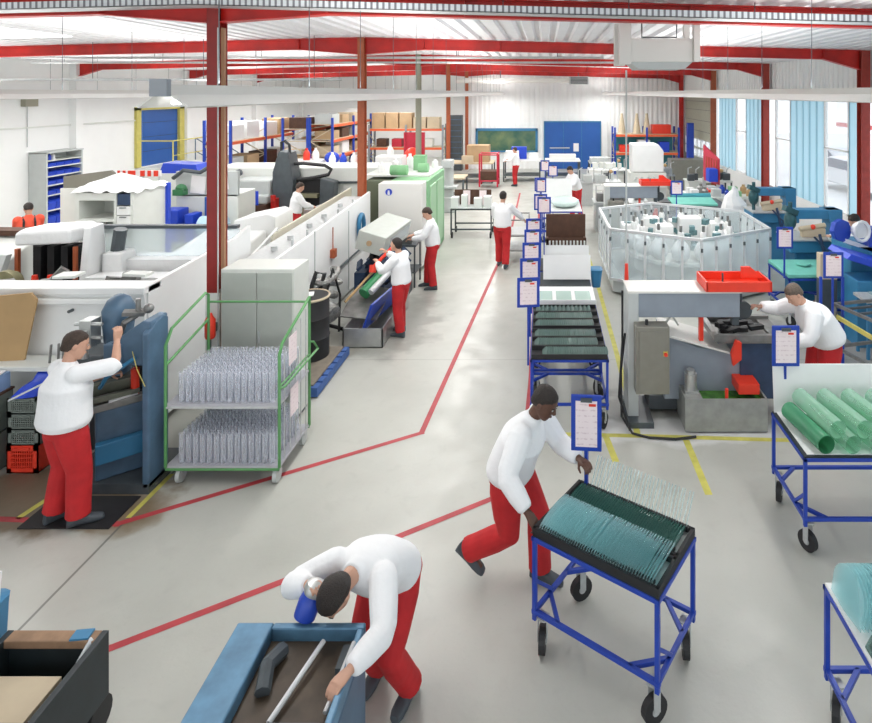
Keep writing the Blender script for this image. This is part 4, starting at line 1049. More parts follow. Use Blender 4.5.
# centre-left milling centre
t = thing('milling_centre', 'long grey-white machining centre with dark column arms behind the worker on the left', 'machine', (-7, 17.5, 0))
MB().box(-9.6, -4.6, 17.3, 18.6, 0, 1.85).build('body', 'offw', t, bevel=.03)
MB().box(-9.3, -7.6, 16.3, 17.35, 0, .95).build('bed', 'brown', t)
MB().box(-9.6, -4.6, 17.24, 17.34, 1.40, 1.46).build('dark_rail', 'dgrey', t)
MB().box(-8.6, -7.6, 16.55, 17.3, .95, 1.6).box(-8.6, -7.6, 16.4, 16.6, .95, 1.2).build('cover', 'lgrey', t, bevel=.05)
MB().tube([(-8.75, 16.3, .9), (-8.78, 16.35, 1.4), (-8.7, 16.6, 1.7), (-8.65, 17.0, 1.75)], .10, 8).build('guard_arch', 'dgrey', t)
MB().prism([(-7.55, .2), (-7.05, .2), (-6.98, 1.6), (-7.12, 2.35), (-7.38, 2.4), (-7.55, 1.8)], 'y', 16.6, 17.2).build('column', 'dgrey', t, bevel=.03)
MB().tube([(-7.38, 16.8, 2.3), (-7.38, 16.8, 2.62), (-7.28, 16.8, 2.66), (-7.16, 16.8, 2.55), (-7.14, 16.8, 2.3)], .04).build('hose', 'black', t)
MB().box(-7.3, -6.3, 17.1, 17.3, .6, 1.55).build('opening_shade', 'black', t)  # solid black block, the shade inside the opening put into its colour
MB().box(-7.3, -6.3, 16.7, 17.15, .55, .75).box(-7.2, -6.4, 16.85, 17.1, 1.05, 1.15).build('table', mat('olive_table', (.22, .21, .13), .5, .2), t)
MB().prism([(-6.35, .2), (-6.0, .2), (-5.9, 1.5), (-6.3, 1.6)], 'y', 16.8, 17.2).build('side_column', 'dgrey', t, bevel=.03)
MB().tube([(-7.1, 16.9, 2.0), (-6.8, 16.9, 2.02), (-6.2, 16.9, 1.96), (-6.02, 16.9, 1.85), (-6.1, 16.9, 1.7), (-6.5, 16.9, 1.62), (-7.0, 16.9, 1.55)], .05, 8).build('cable_chain', 'black', t)
MB().box(-7.5, -7.36, 16.4, 16.6, .1, 1.1).rod((-7.43, 16.4, 1.05), (-7.43, 16.4, 1.2), .07).build('red_pillar', 'red', t)
MB().box(-7.92, -7.54, 15.75, 15.8, 1.05, 1.42).build('monitor', 'bluebin', t, bevel=.01); MB().rod((-7.73, 15.85, 0), (-7.73, 15.82, 1.2), .03).build('monitor_arm', 'grey', t)
MB().box(-6.4, -5.6, 15.9, 16.4, .3, .9).rod((-6.1, 15.95, .95), (-5.8, 15.9, 1.05), .04).build('control_desk', 'galv', t)
t = thing('control_pedestal', 'white sloped control pedestal behind the grey cabinet and left of the fenced conveyor', 'machine', (-5.4, 11.3, 0))
MB().prism([(-5.75, 0), (-4.95, 0), (-4.95, 1.72), (-5.1, 1.78), (-5.7, 1.66), (-5.75, 1.5)], 'y', 11, 11.8).build('housing', 'white', t, bevel=.02)
MB().box(-5.55, -5.3, 10.985, 11.0, 1.2, 1.3).build('label_plate', 'mill', t)
MB().prism([(9.4, .1), (11, .1), (11, 1.5), (9.9, 1.35), (9.4, 1.2)], 'x', -6.2, -5.1).build('curved_guard', 'white', t, bevel=.04)
mb = MB()
for k in range(12): mb.boxr((-4.9 + random.uniform(-.15, .2), 12 + random.uniform(-.5, .8), random.uniform(.6, 1.2)), (.15, .3, .12), (random.random(), 0, random.random()))
mb.build('drive_unit', 'navy', t)

# long conveyor with white side wall
t = thing('conveyor_line', 'long white-walled conveyor with a cream fence running beside the aisle on the left', 'conveyor', (-4.4, 11, 0))
MB().prism([(8.75, .05), (13.4, .05), (13.4, 1.80), (12.6, 1.76), (8.75, 1.58)], 'x', -3.95, -3.90).build('side_wall', 'white', t, bevel=.005)
mb = MB()
for y_ in (10.15, 11.9): mb.box(-3.905, -3.885, y_ - .01, y_ + .01, .1, 1.66)
mb.build('panel_joint', 'lgrey', t)
MB().prism([(8.75, 1.54), (13.35, 1.70), (13.35, 1.60), (8.75, 1.46)], 'x', -4.45, -3.95).build('belt_bed', 'galv', t)
MB().box(-4.5, -3.95, 8.75, 13.3, .05, 1.45).build('inner_body', 'offw', t)
MB().prism([(10.1, 1.25), (14.2, 1.36), (14.2, 1.76), (10.1, 1.62)], 'x', -4.62, -4.58).build('fence', mat('cream_panel', (.66, .62, .50), .6, var=.08), t)
MB().tube([(-4.6, 9.3, 1.1), (-4.6, 9.3, 1.42), (-4.6, 10.3, 1.68), (-4.6, 10.3, 1.2)], .02, 6).build('fence_frame', 'white', t)
mb = MB()
for y_ in (9.3, 9.9, 10.7, 11.4, 12.3): zz = 1.54 + (y_ - 8.75) * .035; mb.rod((-4.2, y_, zz), (-4.2, y_, zz + .07), .05, seg=14).rod((-4.0, y_ + .2, zz), (-4.0, y_ + .2, zz + .12), .02)
mb.build('roller_unit', 'galv', t)
MB().rod((-3.86, 9.2, .68), (-3.86, 13.5, .76), .018).build('cable_conduit', 'dgrey', t)
MB().rod((-3.87, 10.95, 1.55), (-3.87, 10.95, .98), .01).box(-3.9, -3.82, 10.88, 11.02, 1.0, 1.15).build('pull_cord', 'rust', t)
MB().tube([(-3.84, 12.55 + .17 * math.cos(a), 1.22 + .24 * math.sin(a)) for a in [k * PI / 8 for k in range(16)]], .045, 8, closed=True).build('blue_hose_coil', 'bmach', t, smooth=True)

M['gap_shade'] = mat('gap_shade_olive', (.13, .15, .10), .5)  # shade of the gap beside the door cabinet, put into the body colour
# ---- green and white machine with round blue sign
t = thing('cabinet_machine', 'green machine with a tall pale grey door cabinet and round blue sign', 'machine', (-3.3, 14.5, 0))
MB().box(-3.6, -2.72, 13.9, 16.2, .05, 1.96).build('body', 'mgreen', t, bevel=.015)
MB().box(-3.74, -2.75, 13.45, 13.92, .1, 1.97).build('door_cabinet', 'lgrey2', t, bevel=.015)
MB().rod((-3.5, 13.455, 1.78), (-3.5, 13.435, 1.78), .075, seg=24).build('blue_sign', 'bluebin', t)
MB().rod((-3.5, 13.434, 1.80), (-3.5, 13.430, 1.80), .02, seg=12).box(-3.525, -3.475, 13.429, 13.434, 1.72, 1.785).build('sign_figure', 'paper', t)
MB().box(-2.73, -2.70, 14.2, 14.9, .2, 1.8).box(-2.73, -2.70, 15.1, 15.9, .2, 1.8).build('side_door', mat('pale_green', (.38, .60, .38), .5), t, bevel=.01)
MB().box(-4.4, -2.8, 14.6, 16.4, 1.96, 2.0).build('top_plate', 'offw', t)
MB().rod((-3.7, 14.4, 2.15), (-3.3, 14.4, 2.15), .12, seg=14).rod((-3.2, 15.2, 2.1), (-2.95, 15.2, 2.1), .12, seg=14).box(-3.4, -3.1, 15.5, 15.8, 2.0, 2.38).build('motor', 'mgreen', t)
MB().box(-4.3, -3.7, 14.3, 16.2, .05, 1.9).build('rear_body', 'gap_shade', t)
for k, (x_, y_, hh, m_) in enumerate(((-3.9, 15.6, .3, 'white'), (-3.6, 16.0, .38, 'white'), (-2.95, 16.1, .22, 'white'), (-3.75, 15.0, .2, 'dgrey'), (-4.15, 15.2, .25, 'white'))):
    single('canister', m_, MB().lathe((0, 0, 0), [(.09, 0), (.09, hh * .7), (.04, hh * .85), (.04, hh)], 12), ('white canister left of centre on top of the green machine', 'tallest white canister on top of the green machine', 'short white canister at the right rear of the green machine top', 'dark canister on top of the green machine', 'white canister at the left edge of the green machine top')[k], 'canister').location = (x_, y_, 2.002)
t = thing('stepping_bench', 'small dark steel bench in front of the green machine beside the worker', 'bench', (-2.85, 12.6, 0))
mb = MB().box(-3.1, -2.65, 12.3, 12.9, .84, .88)
for x_ in (-3.07, -2.68):
    for y_ in (12.33, 12.87): mb.bar((x_, y_, 0), (x_, y_, .85), .03)
mb.box(-3.1, -2.65, 12.3, 12.9, .3, .32); mb.build('frame', 'dgrey', t)
MB().box(-3.05, -2.75, 12.4, 12.8, .88, 1.02).build('work_block', 'dsteel', t)

# ---- belt grinder with lifted cover and stainless trough
t = thing('belt_grinder', 'belt grinding machine with lifted pale grey cover, worked by the dark-haired man', 'machine', (-3.0, 10.5, 0))
R = Matrix.Rotation(-.22, 3, 'Z') @ Matrix.Rotation(-.10, 3, 'X') @ Matrix.Rotation(.22, 3, 'Y')
R = Matrix.Rotation(-.15, 3, 'Z') @ Matrix.Rotation(.06, 3, 'X') @ Matrix.Rotation(.25, 3, 'Y')
MB().boxr((-3.06, 11.45, 1.32), (.54, 1.25, .36), R).build('cover', mat('cover_green_grey', (.50, .53, .49), .45, var=.08), t, bevel=.015)
mb = MB().boxr(V((-3.06, 11.45, 1.32)) + R @ V((.265, .1, 0)), (.012, .95, .2), R); mb.build('cover_window', 'pane', t)
MB().rod(V((-3.06, 11.45, 1.32)) + R @ V((-.02, -.63, 0)), V((-3.06, 11.45, 1.32)) + R @ V((-.02, -.65, 0)), .05).build('lock', 'carton', t)
mb = MB().box(-3.5, -3.3, 11.0, 12.1, .1, .7); rr = random.Random(5)
for k in range(34):
    mb.boxr((rr.uniform(-3.45, -2.75), rr.uniform(10.6, 12.0), rr.uniform(.45, 1.1)), (rr.uniform(.05, .22), rr.uniform(.08, .4), rr.uniform(.05, .2)), (rr.random(), rr.random(), rr.random()))
mb.build('mechanism', 'navy', t)
mb = MB()
for k in range(9):
    c_ = V((rr.uniform(-3.3, -2.8), rr.uniform(10.5, 11.6), rr.uniform(.5, 1.05))); mb.rod(c_, c_ + V((.1, .25, .05)), rr.uniform(.05, .11), seg=12)
mb.build('roller', 'black', t)
MB().rod((-3.05, 10.1, .62), (-2.72, 10.75, .95), .10, seg=18).build('green_roll', mat('deep_green', (.03, .24, .09), .4), t, smooth=True)
MB().rod((-2.92, 10.05, .66), (-2.62, 10.7, .98), .055, seg=14).build('steel_roll', 'alu', t, smooth=True)
MB().rod((-3.3, 9.9, .55), (-2.85, 10.8, 1.05), .022).build('yellow_rod', 'tan', t)
MB().rod((-2.98, 10.4, .98), (-2.72, 10.75, 1.25), .03).rod((-2.98, 10.36, .9), (-2.98, 10.4, 1.02), .06).build('red_handle', 'redbright', t)
MB().boxr((-2.72, 10.2, .45), (.03, 1.5, .45), (0, .35, -.12)).build('blue_splash_sheet', 'blue', t)
MB().boxr((-3.0, 10.1, .48), (.6, .9, .02), (.25, .1, 0)).build('drip_tray', 'dsteel', t)
MB().box(-3.5, -2.7, 11.2, 12.2, 0, .45).build('base', 'dgrey', t)
mb = MB().box(-3.18, -2.55, 9.42, 9.44, 0, .30).box(-3.18, -2.55, 11.2, 11.22, 0, .30).box(-3.18, -3.16, 9.42, 11.2, 0, .30).box(-2.57, -2.55, 9.42, 11.2, 0, .30).box(-3.18, -2.55, 9.42, 11.2, 0, .015)
mb.build('stainless_trough', 'steel', t)
t = thing('hose_bundle', 'tangle of silver foil hose and black cables hanging beside the conveyor wall', 'hose', (-3.6, 10, 0))
mb = MB(); pts = []
for k in range(40):
    a = k * .55; pts.append((-3.6 + .13 * math.sin(a * 1.3), 9.95 + .2 * math.cos(a), 1.02 - k * .018 + .04 * math.sin(a * 2)))
mb.tube(pts, .055, 8); mb.rod((-3.62, 9.75, .52), (-3.38, 9.62, .45), .15, .13, 16); mb.build('foil_hose', mat('foil', (.42, .42, .40), .35, .5, var=.5, scale=20, bump=.8, bscale=25), t, smooth=True)
MB().tube([(-3.8, 9.7, .2), (-3.75, 9.65, .9), (-3.7, 9.7, 1.1), (-3.6, 9.8, 1.05), (-3.66, 9.75, .8), (-3.7, 9.8, .25), (-3.3, 10, .05), (-3.2, 10.4, .3)], .035, 8).tube([(-3.7, 9.6, .05), (-3.6, 9.7, .5), (-3.5, 9.9, 1.1), (-3.45, 10.1, .6), (-3.4, 9.9, .06)], .02, 8).build('cable', 'black', t, smooth=True)

# ---- grey cabinet, drum, pallet
CABD = mat('cabinet_door_grey', (.40, .425, .385), .45, var=.06)
t = thing('metal_cabinet', 'pale grey two-door steel cabinet behind the green trolley', 'cabinet', (-3.46, 7.4, 0))
MB().box(-3.9, -3.02, 7.22, 7.68, .05, 1.88).build('body', mat('cabinet_grey', (.60, .62, .58), .45, var=.04), t, bevel=.008)
for k in (0, 1): 
    d = MB().box(-3.88 + k * .425, -3.465 + k * .425, 7.20, 7.22, .08, 1.84).build('door', CABD, t, bevel=.004)
    if k: MB().box(-3.44, -3.42, 7.185, 7.20, 1.0, 1.14).build('handle', 'galv', d)
MB().box(-3.88, -3.04, 7.24, 7.66, 0, .05).build('plinth', 'dgrey', t)
t = thing('pallet', 'blue pallet on the floor between the grey cabinet and the trough', 'pallet', (-3.4, 8.5, 0))
mb = MB()
for k in range(7): mb.box(-3.85, -2.98, 7.85 + k * .19, 7.99 + k * .19, .12, .14)
for x_ in (-3.85, -3.46, -3.08): mb.box(x_, x_ + .1, 7.85, 9.14, .02, .12)
mb.build('boards', mat('pallet_blue', (.05, .13, .38), .6, var=.3), t)
MB().box(-3.8, -3.05, 7.9, 9.1, .141, .16).build('drip_sheet', mat('wood_grey', (.22, .19, .15), .8, var=.3), t)
def drum(lab, x_, y_, m_, z=.16, h=.88):
    t = thing('drum', lab, 'drum', (x_, y_, z))
    MB().lathe((x_, y_, z), [(.27, 0), (.28, .01), (.28, h * .32), (.29, h * .335), (.28, h * .35), (.28, h * .65), (.29, h * .665), (.28, h * .68), (.28, h - .01), (.27, h)], 28).build('shell', m_, t, smooth=True)
    MB().lathe((x_, y_, z + h), [(.285, -.03), (.295, -.01), (.285, .008), (.26, -.004)], 28).build('lid', 'cartonl', t, smooth=True)
    MB().boxr((x_ - .05, y_, z + h + .012), (.22, .18, .012), (0, 0, .3)).build('rag', 'paper', t)
drum('black steel drum with pale lid standing on the blue pallet behind the grey cabinet', -3.45, 8.78, 'black')
t = thing('fire_extinguisher', 'small red extinguisher by the base of the nearest column', 'extinguisher', (-4.02, 7.2, 0))
MB().lathe((-4.03, 7.22, 1.05), [(.05, 0), (.06, .02), (.06, .22), (.03, .27), (.02, .3)], 14).build('body', 'redbright', t, smooth=True)
MB().box(-4.05, -4.0, 7.26, 7.36, 1.1, 1.2).build('bracket', 'dgrey', t)
MB().rod((-4.03, 7.22, 0), (-4.03, 7.22, 1.06), .015).build('stand', 'dgrey', t)

# ---- blue-grey milling machine and its table
t = thing('milling_machine', 'blue-grey milling machine the man on the left is working at', 'machine', (-4.2, 6.2, 0))
MB().prism([(5.98, .05), (6.30, .05), (6.30, 1.66), (6.22, 1.71), (6.10, 1.68), (5.98, 1.60)], 'x', -4.02, -3.95).build('column_plate', 'mill', t, bevel=.015)
MB().prism([(-4.42, 1.26), (-3.96, 1.26), (-3.96, 1.70), (-4.04, 1.71), (-4.42, 1.44)], 'y', 6.02, 6.30).build('drive_housing', 'mill', t, bevel=.015)
MB().box(-4.34, -4.14, 6.34, 6.48, .875, 1.26).build('rear_recess_shade', 'black', t)  # solid black block painted as the shade of a recess
MB().loft([ring(V((-4.56, 6.42, z)), V((1, 0, 0)), V((0, 1, 0)), a, b_, 18, 2.6) for z, a, b_ in ((1.02, .10, .12), (1.3, .11, .13), (1.55, .12, .16), (1.70, .13, .16), (1.80, .09, .11), (1.84, .04, .05))]).build('spindle_head', 'mill', t, smooth=True)
MB().box(-4.78, -4.66, 6.15, 6.3, 1.38, 1.66).rod((-4.72, 6.15, 1.4), (-4.72, 6.15, 1.28), .035).rod((-4.84, 6.18, 1.62), (-4.56, 6.18, 1.62), .02).rod((-4.84, 6.18, 1.48), (-4.56, 6.18, 1.48), .02).rod((-4.78, 6.1, 1.32), (-4.78, 6.1, 1.58), .025).rod((-4.68, 6.1, 1.32), (-4.68, 6.1, 1.58), .025).build('feed_unit', 'steel', t, bevel=.004)
MB().tube([(-4.42, 6.25, 1.50), (-4.36, 6.22, 1.62), (-4.3, 6.3, 1.66), (-4.24, 6.32, 1.72)], .03).boxr((-4.3, 6.28, 1.70), (.2, .08, .04), (.2, .1, .3)).rod((-4.27, 6.3, 1.66), (-4.27, 6.3, 1.84), .025).sphere((-4.16, 6.3, 1.74), .05).build('top_gear', 'dsteel', t)
MB().box(-4.42, -4.24, 6.0, 6.1, 1.22, 1.48).build('front_box', 'mill', t, bevel=.01)
MB().box(-5.05, -4.5, 6.35, 6.7, .90, 1.22).build('knee', 'dgrey', t, bevel=.02)
TP = [(-4.66, 5.84), (-4.08, 6.32), (-4.40, 6.72), (-5.05, 6.36)]
tb = MB().prism(TP, 'z', .80, .87).build('table', 'dsteel', t, bevel=.008)
mb = MB()
for f_ in (.2, .45, .7):
    a = V((*TP[0], .872)).lerp(V((*TP[3], .872)), f_); b_ = V((*TP[1], .872)).lerp(V((*TP[2], .872)), f_); mb.bar(a, b_, .02, .004)
mb.build('table_slot', 'black', tb)
MB().boxr((-4.52, 6.22, .96), (.62, .09, .11), (0, 0, .69)).boxr((-4.42, 6.10, .91), (.5, .05, .05), (0, 0, .69)).build('vise', mat('olive_steel', (.18, .19, .15), .35, .5, var=.3), t, bevel=.006)
MB().rod((-4.27, 6.25, .87), (-4.27, 6.25, 1.13), .038, seg=14).build('orange_stop', 'redbright', t, smooth=True)
MB().boxr((-4.33, 6.16, .88), (.25, .04, .02), (0, 0, .8)).build('scraper', 'alu', t)
MB().tube([(-4.1, 6.0, 1.35), (-4.2, 5.97, 1.28), (-4.35, 5.95, 1.18), (-4.45, 6.0, 1.05)], .02).build('blue_hose', 'bmach', t, smooth=True)
MB().tube([(-4.12, 5.99, 1.42), (-4.06, 5.97, 1.25), (-3.98, 5.97, 1.08)], .004).build('air_line', 'yellow', t)
MB().prism([(-4.5, 6.0), (-4.1, 6.32), (-4.35, 6.62), (-4.8, 6.4)], 'z', .1, .80).build('pedestal', 'mill', t, bevel=.02)
MB().prism([(-4.45, 5.93), (-4.06, 6.25), (-4.1, 6.3), (-4.5, 6.0)], 'z', .30, .50).build('side_duct', 'bmach', t, bevel=.01)
MB().box(-4.9, -3.95, 5.98, 6.6, 0, .1).build('base', 'dgrey', t)
single('floor_mat', 'black', MB().box(-.42, .42, -.22, .22, 0, .012), 'black rubber mat under the shoes of the man at the milling machine', 'mat').location = (-4.42, 5.72, .001)
for k in range(5):
    single('upright_tool', 'dsteel', MB().rod((0, 0, 0), (random.uniform(-.03, .03), 0, .2), .012), 'thin steel tool standing on the bench beside the milling machine', 'tool', 'tools beside the mill').location = (-5.45 + .07 * k, 6.60 + .03 * (k % 2), 1.031)

# bench with boxes left of the man
t = thing('work_bench', 'pale topped work bench along the white enclosure, left of the milling machine', 'bench', (-6, 6.4, 0))
MB().box(-7.2, -5.04, 6.50, 6.80, .98, 1.03).build('top', 'offw', t, bevel=.005)
mb = MB()
for x_ in (-7.1, -4.98):
    for y_ in (6.62, 6.75): mb.bar((x_ - .1, y_, 0), (x_ - .1, y_, .98), .05)
mb.build('leg', 'dgrey', t)
single('tan_board', 'tan', MB().prism([(0, 0), (1.24, .0), (1.36, .66), (1.30, .74), (0, .66)], 'y', -.012, .012), 'tan wooden board leaning on the bench at the left edge', 'board').location = (-7.02, 6.53, 1.031)
bpy.data.objects['tan_board'].rotation_euler = (-.02, 0, .12)
single('white_box', 'white', MB().box(-.5, .35, -.2, .2, 0, .35), 'white box standing behind the tan board at the left edge', 'box', bevel=.01).location = (-6.55, 6.6, 1.38) if 0 else (-7.3, 7.3, 1.79)
# plastic crates
def crate(lab, x_, y_, z, w, d, h, m_, grid=True, group=None):
    t = thing('plastic_crate', lab, 'crate', (x_, y_, z), 0, group, world=False); a, b_ = w / 2, d / 2; tk = .012
    MB().box(-a, a, -b_, b_, 0, .012).box(-a, a, -b_, -b_ + tk, .0, h * .18).box(-a, a, -b_, -b_ + tk, h * .80, h).box(-a, a, b_ - tk, b_, 0, h).box(-a, -a + tk, -b_, b_, 0, h).box(a - tk, a, -b_, b_, 0, h).box(-a, -a + .05, -b_, -b_ + tk, 0, h).box(a - .05, a, -b_, -b_ + tk, 0, h).build('shell', m_, t)
    mb = MB(); n = 12
    for k in range(n): xx = -a + .05 + (w - .1) * (k + .5) / n; mb.box(xx - .004, xx + .004, -b_ + .001, -b_ + tk - .002, h * .18, h * .80)
    for k in range(4): zz = h * (.25 + .15 * k); mb.box(-a + .05, a - .05, -b_ + .002, -b_ + tk - .003, zz - .004, zz + .004)
    mb.build('lattice', m_, t)
    MB().box(-.08, .08, -b_ - .012, -b_, h * .86, h * .93).build('handle', m_, t)
    return t
M['greycrate'] = mat('grey_green_plastic', (.17, .20, .18), .5, var=.1)
crate('orange-red plastic crate on the floor beside the man at the milling machine', -5.50, 6.46, 0, .33, .3, .29, 'redbright')
for k in range(3): crate(('grey crate directly on the orange-red crate', 'middle grey crate of the stack on the orange-red crate', 'topmost grey crate of the stack on the orange-red crate')[k], -5.49, 6.46, .292 + k * .165, .34, .3, .16, 'greycrate', group='grey crates in the stack')
for k in range(2): crate(('lower large green-grey crate cut off by the left edge', 'upper large green-grey crate cut off by the left edge')[k], -6.0, 6.34, .0 + k * .40, .44, .36, .39, 'greycrate')
single('wooden_lid', 'brown', MB().box(-.23, .23, -.19, .19, 0, .02), 'brown lid on the large green-grey crates at the left edge', 'lid').location = (-6.0, 6.34, .792)
single('folded_blue_cloth', 'bluebin', MB().loft([ring(V((.03 * k, .05 * k, z)), V((1, .2, 0)), V((0, 1, 0)), a, b_, 12, 2.4) for k, (z, a, b_) in enumerate(((0, .16, .12), (.06, .15, .11), (.12, .09, .10), (.17, .13, .06), (.20, .05, .03)))]), 'crumpled blue gloves and cloth on the crates left of the standing man', 'cloth').location = (-5.49, 6.42, .79)
single('paper_stack', 'paper', MB().boxr((0, 0, 0), (.42, .28, .012), (.0, 0, .2)), 'white papers lying at the left edge above the large crates', 'paper').location = (-6.0, 6.3, 1.0)
single('blue_tub', mat('pale_blue_tub', (.25, .38, .62), .5), MB().box(-.2, .2, -.17, .17, 0, .17), 'pale blue tub under the white papers at the left edge', 'box').location = (-6.0, 6.34, .814)
single('long_ruler', 'alu', MB().boxr((0, 0, 0), (.30, .03, .01), (0, -.35, .6)), 'white scraper bar sticking out of the crate stack', 'tool').location = (-5.38, 6.22, .90)

# ================================================================== FOREGROUND MOULD TABLE
t = thing('mould_trolley', 'blue and rusty metal mould box on which the bending man works, bottom centre', 'machine', (-1.4, 3.2, 0))
MB().box(-1.77, -1.03, 2.75, 3.46, .25, .86).build('body', 'mill', t, bevel=.02)
mb = MB().box(-1.77, -1.56, 2.75, 3.46, .86, .95).box(-1.56, -1.03, 3.42, 3.46, .86, .95).box(-1.07, -1.03, 2.75, 3.42, .86, .95).box(-1.56, -1.07, 2.75, 2.82, .86, .95)
mb.build('top_plate', 'bmach2' if 'bmach2' in M else mat('dull_blue', (.12, .27, .42), .4, .2, var=.35, scale=9), t, bevel=.01)
MB().box(-1.56, -1.07, 2.82, 3.42, .861, .875).build('well', mat('rusty_well', (.10, .07, .045), .6, var=.5), t)
MB().tube([(-1.46, 3.34, .90), (-1.49, 3.22, .93), (-1.46, 3.1, .9)], .04).box(-1.12, -1.05, 3.2, 3.34, .88, .93).rod((-1.35, 2.9, .9), (-1.1, 2.9, .9), .04).build('clamp', 'dgrey', t)
MB().rod((-1.36, 2.95, .90), (-1.24, 3.36, .93), .014).rod((-1.10, 3.0, .9), (-1.06, 3.33, .95), .012).build('guide_rod', 'alu', t)
for x_ in (-1.70, -1.10):
    for y_ in (2.82, 3.38): MB().bar((x_, y_, .05), (x_, y_, .25), .06).build('leg', 'dgrey', t); MB().rod((x_ - .02, y_, .05), (x_ + .02, y_, .05), .05).build('wheel', 'black', t)
t = thing('angle_grinder', 'blue handheld grinder held over the mould box by the bending man', 'power tool', (-1.33, 3.48, .98))
MB().lathe((-1.40, 3.47, .95), [(.03, 0), (.062, .02), (.066, .10), (.055, .14), (.045, .15)], 18, (.35, .25, 1)).build('motor_housing', 'blue', t, smooth=True)
MB().lathe((-1.345, 3.51, 1.10), [(.055, -.03), (.064, 0), (.058, .03), (.03, .045)], 18, (.35, .25, 1)).build('steel_collar', 'steel', t, smooth=True)
MB().rod((-1.40, 3.47, .95), (-1.42, 3.45, .90), .012).build('spindle', 'steel', t)
t = thing('box_trolley', 'low trolley box with a brown wooden rim cut off by the lower left corner', 'trolley', (-3.05, 3.5, 0))
MB().box(-3.36, -2.80, 3.72, 3.80, .55, .60).build('rear_rim', mat('worn_wood', (.36, .22, .13), .7, var=.4), t, bevel=.006)
MB().box(-3.40, -2.78, 3.20, 3.24, .2, .60).box(-3.40, -2.78, 3.76, 3.80, .2, .55).box(-3.40, -3.36, 3.20, 3.8, .2, .60).box(-2.80, -2.76, 3.20, 3.8, .2, .60).box(-3.40, -2.78, 3.2, 3.8, .2, .24).build('shell', 'tray', t, bevel=.004)
MB().box(-3.3, -2.9, 3.3, 3.6, .24, .5).build('contents', 'cartonl', t)
MB().boxr((-2.90, 3.76, .605), (.11, .07, .012), (0, 0, .1)).build('blue_plate', 'bmach', t)
MB().rod((-2.86, 3.68, .5), (-2.82, 3.74, .60), .018).build('latch', 'alu', t)
for x_ in (-3.36, -2.80):
    for y_ in (3.24, 3.76): MB().rod((x_ - .02, y_, .1), (x_ + .02, y_, .1), .1, seg=16).build('wheel', 'black', t)
single('blue_container', 'bmach', MB().loft([ring(V((0, 0, z)), V((1, 0, 0)), V((0, 1, 0)), a, a, 14, 4) for z, a in ((0, .10), (.72, .13), (.77, .135), (.78, .10))]), 'blue container with a white rim standing at the lower left corner', 'container').location = (-3.58, 3.78, 0)
single('white_card', 'paper', MB().boxr((0, 0, .09), (.14, .01, .18), (-.1, 0, .0)), 'white card standing at the left edge on the blue container', 'card').location = (-3.52, 3.80, .785)
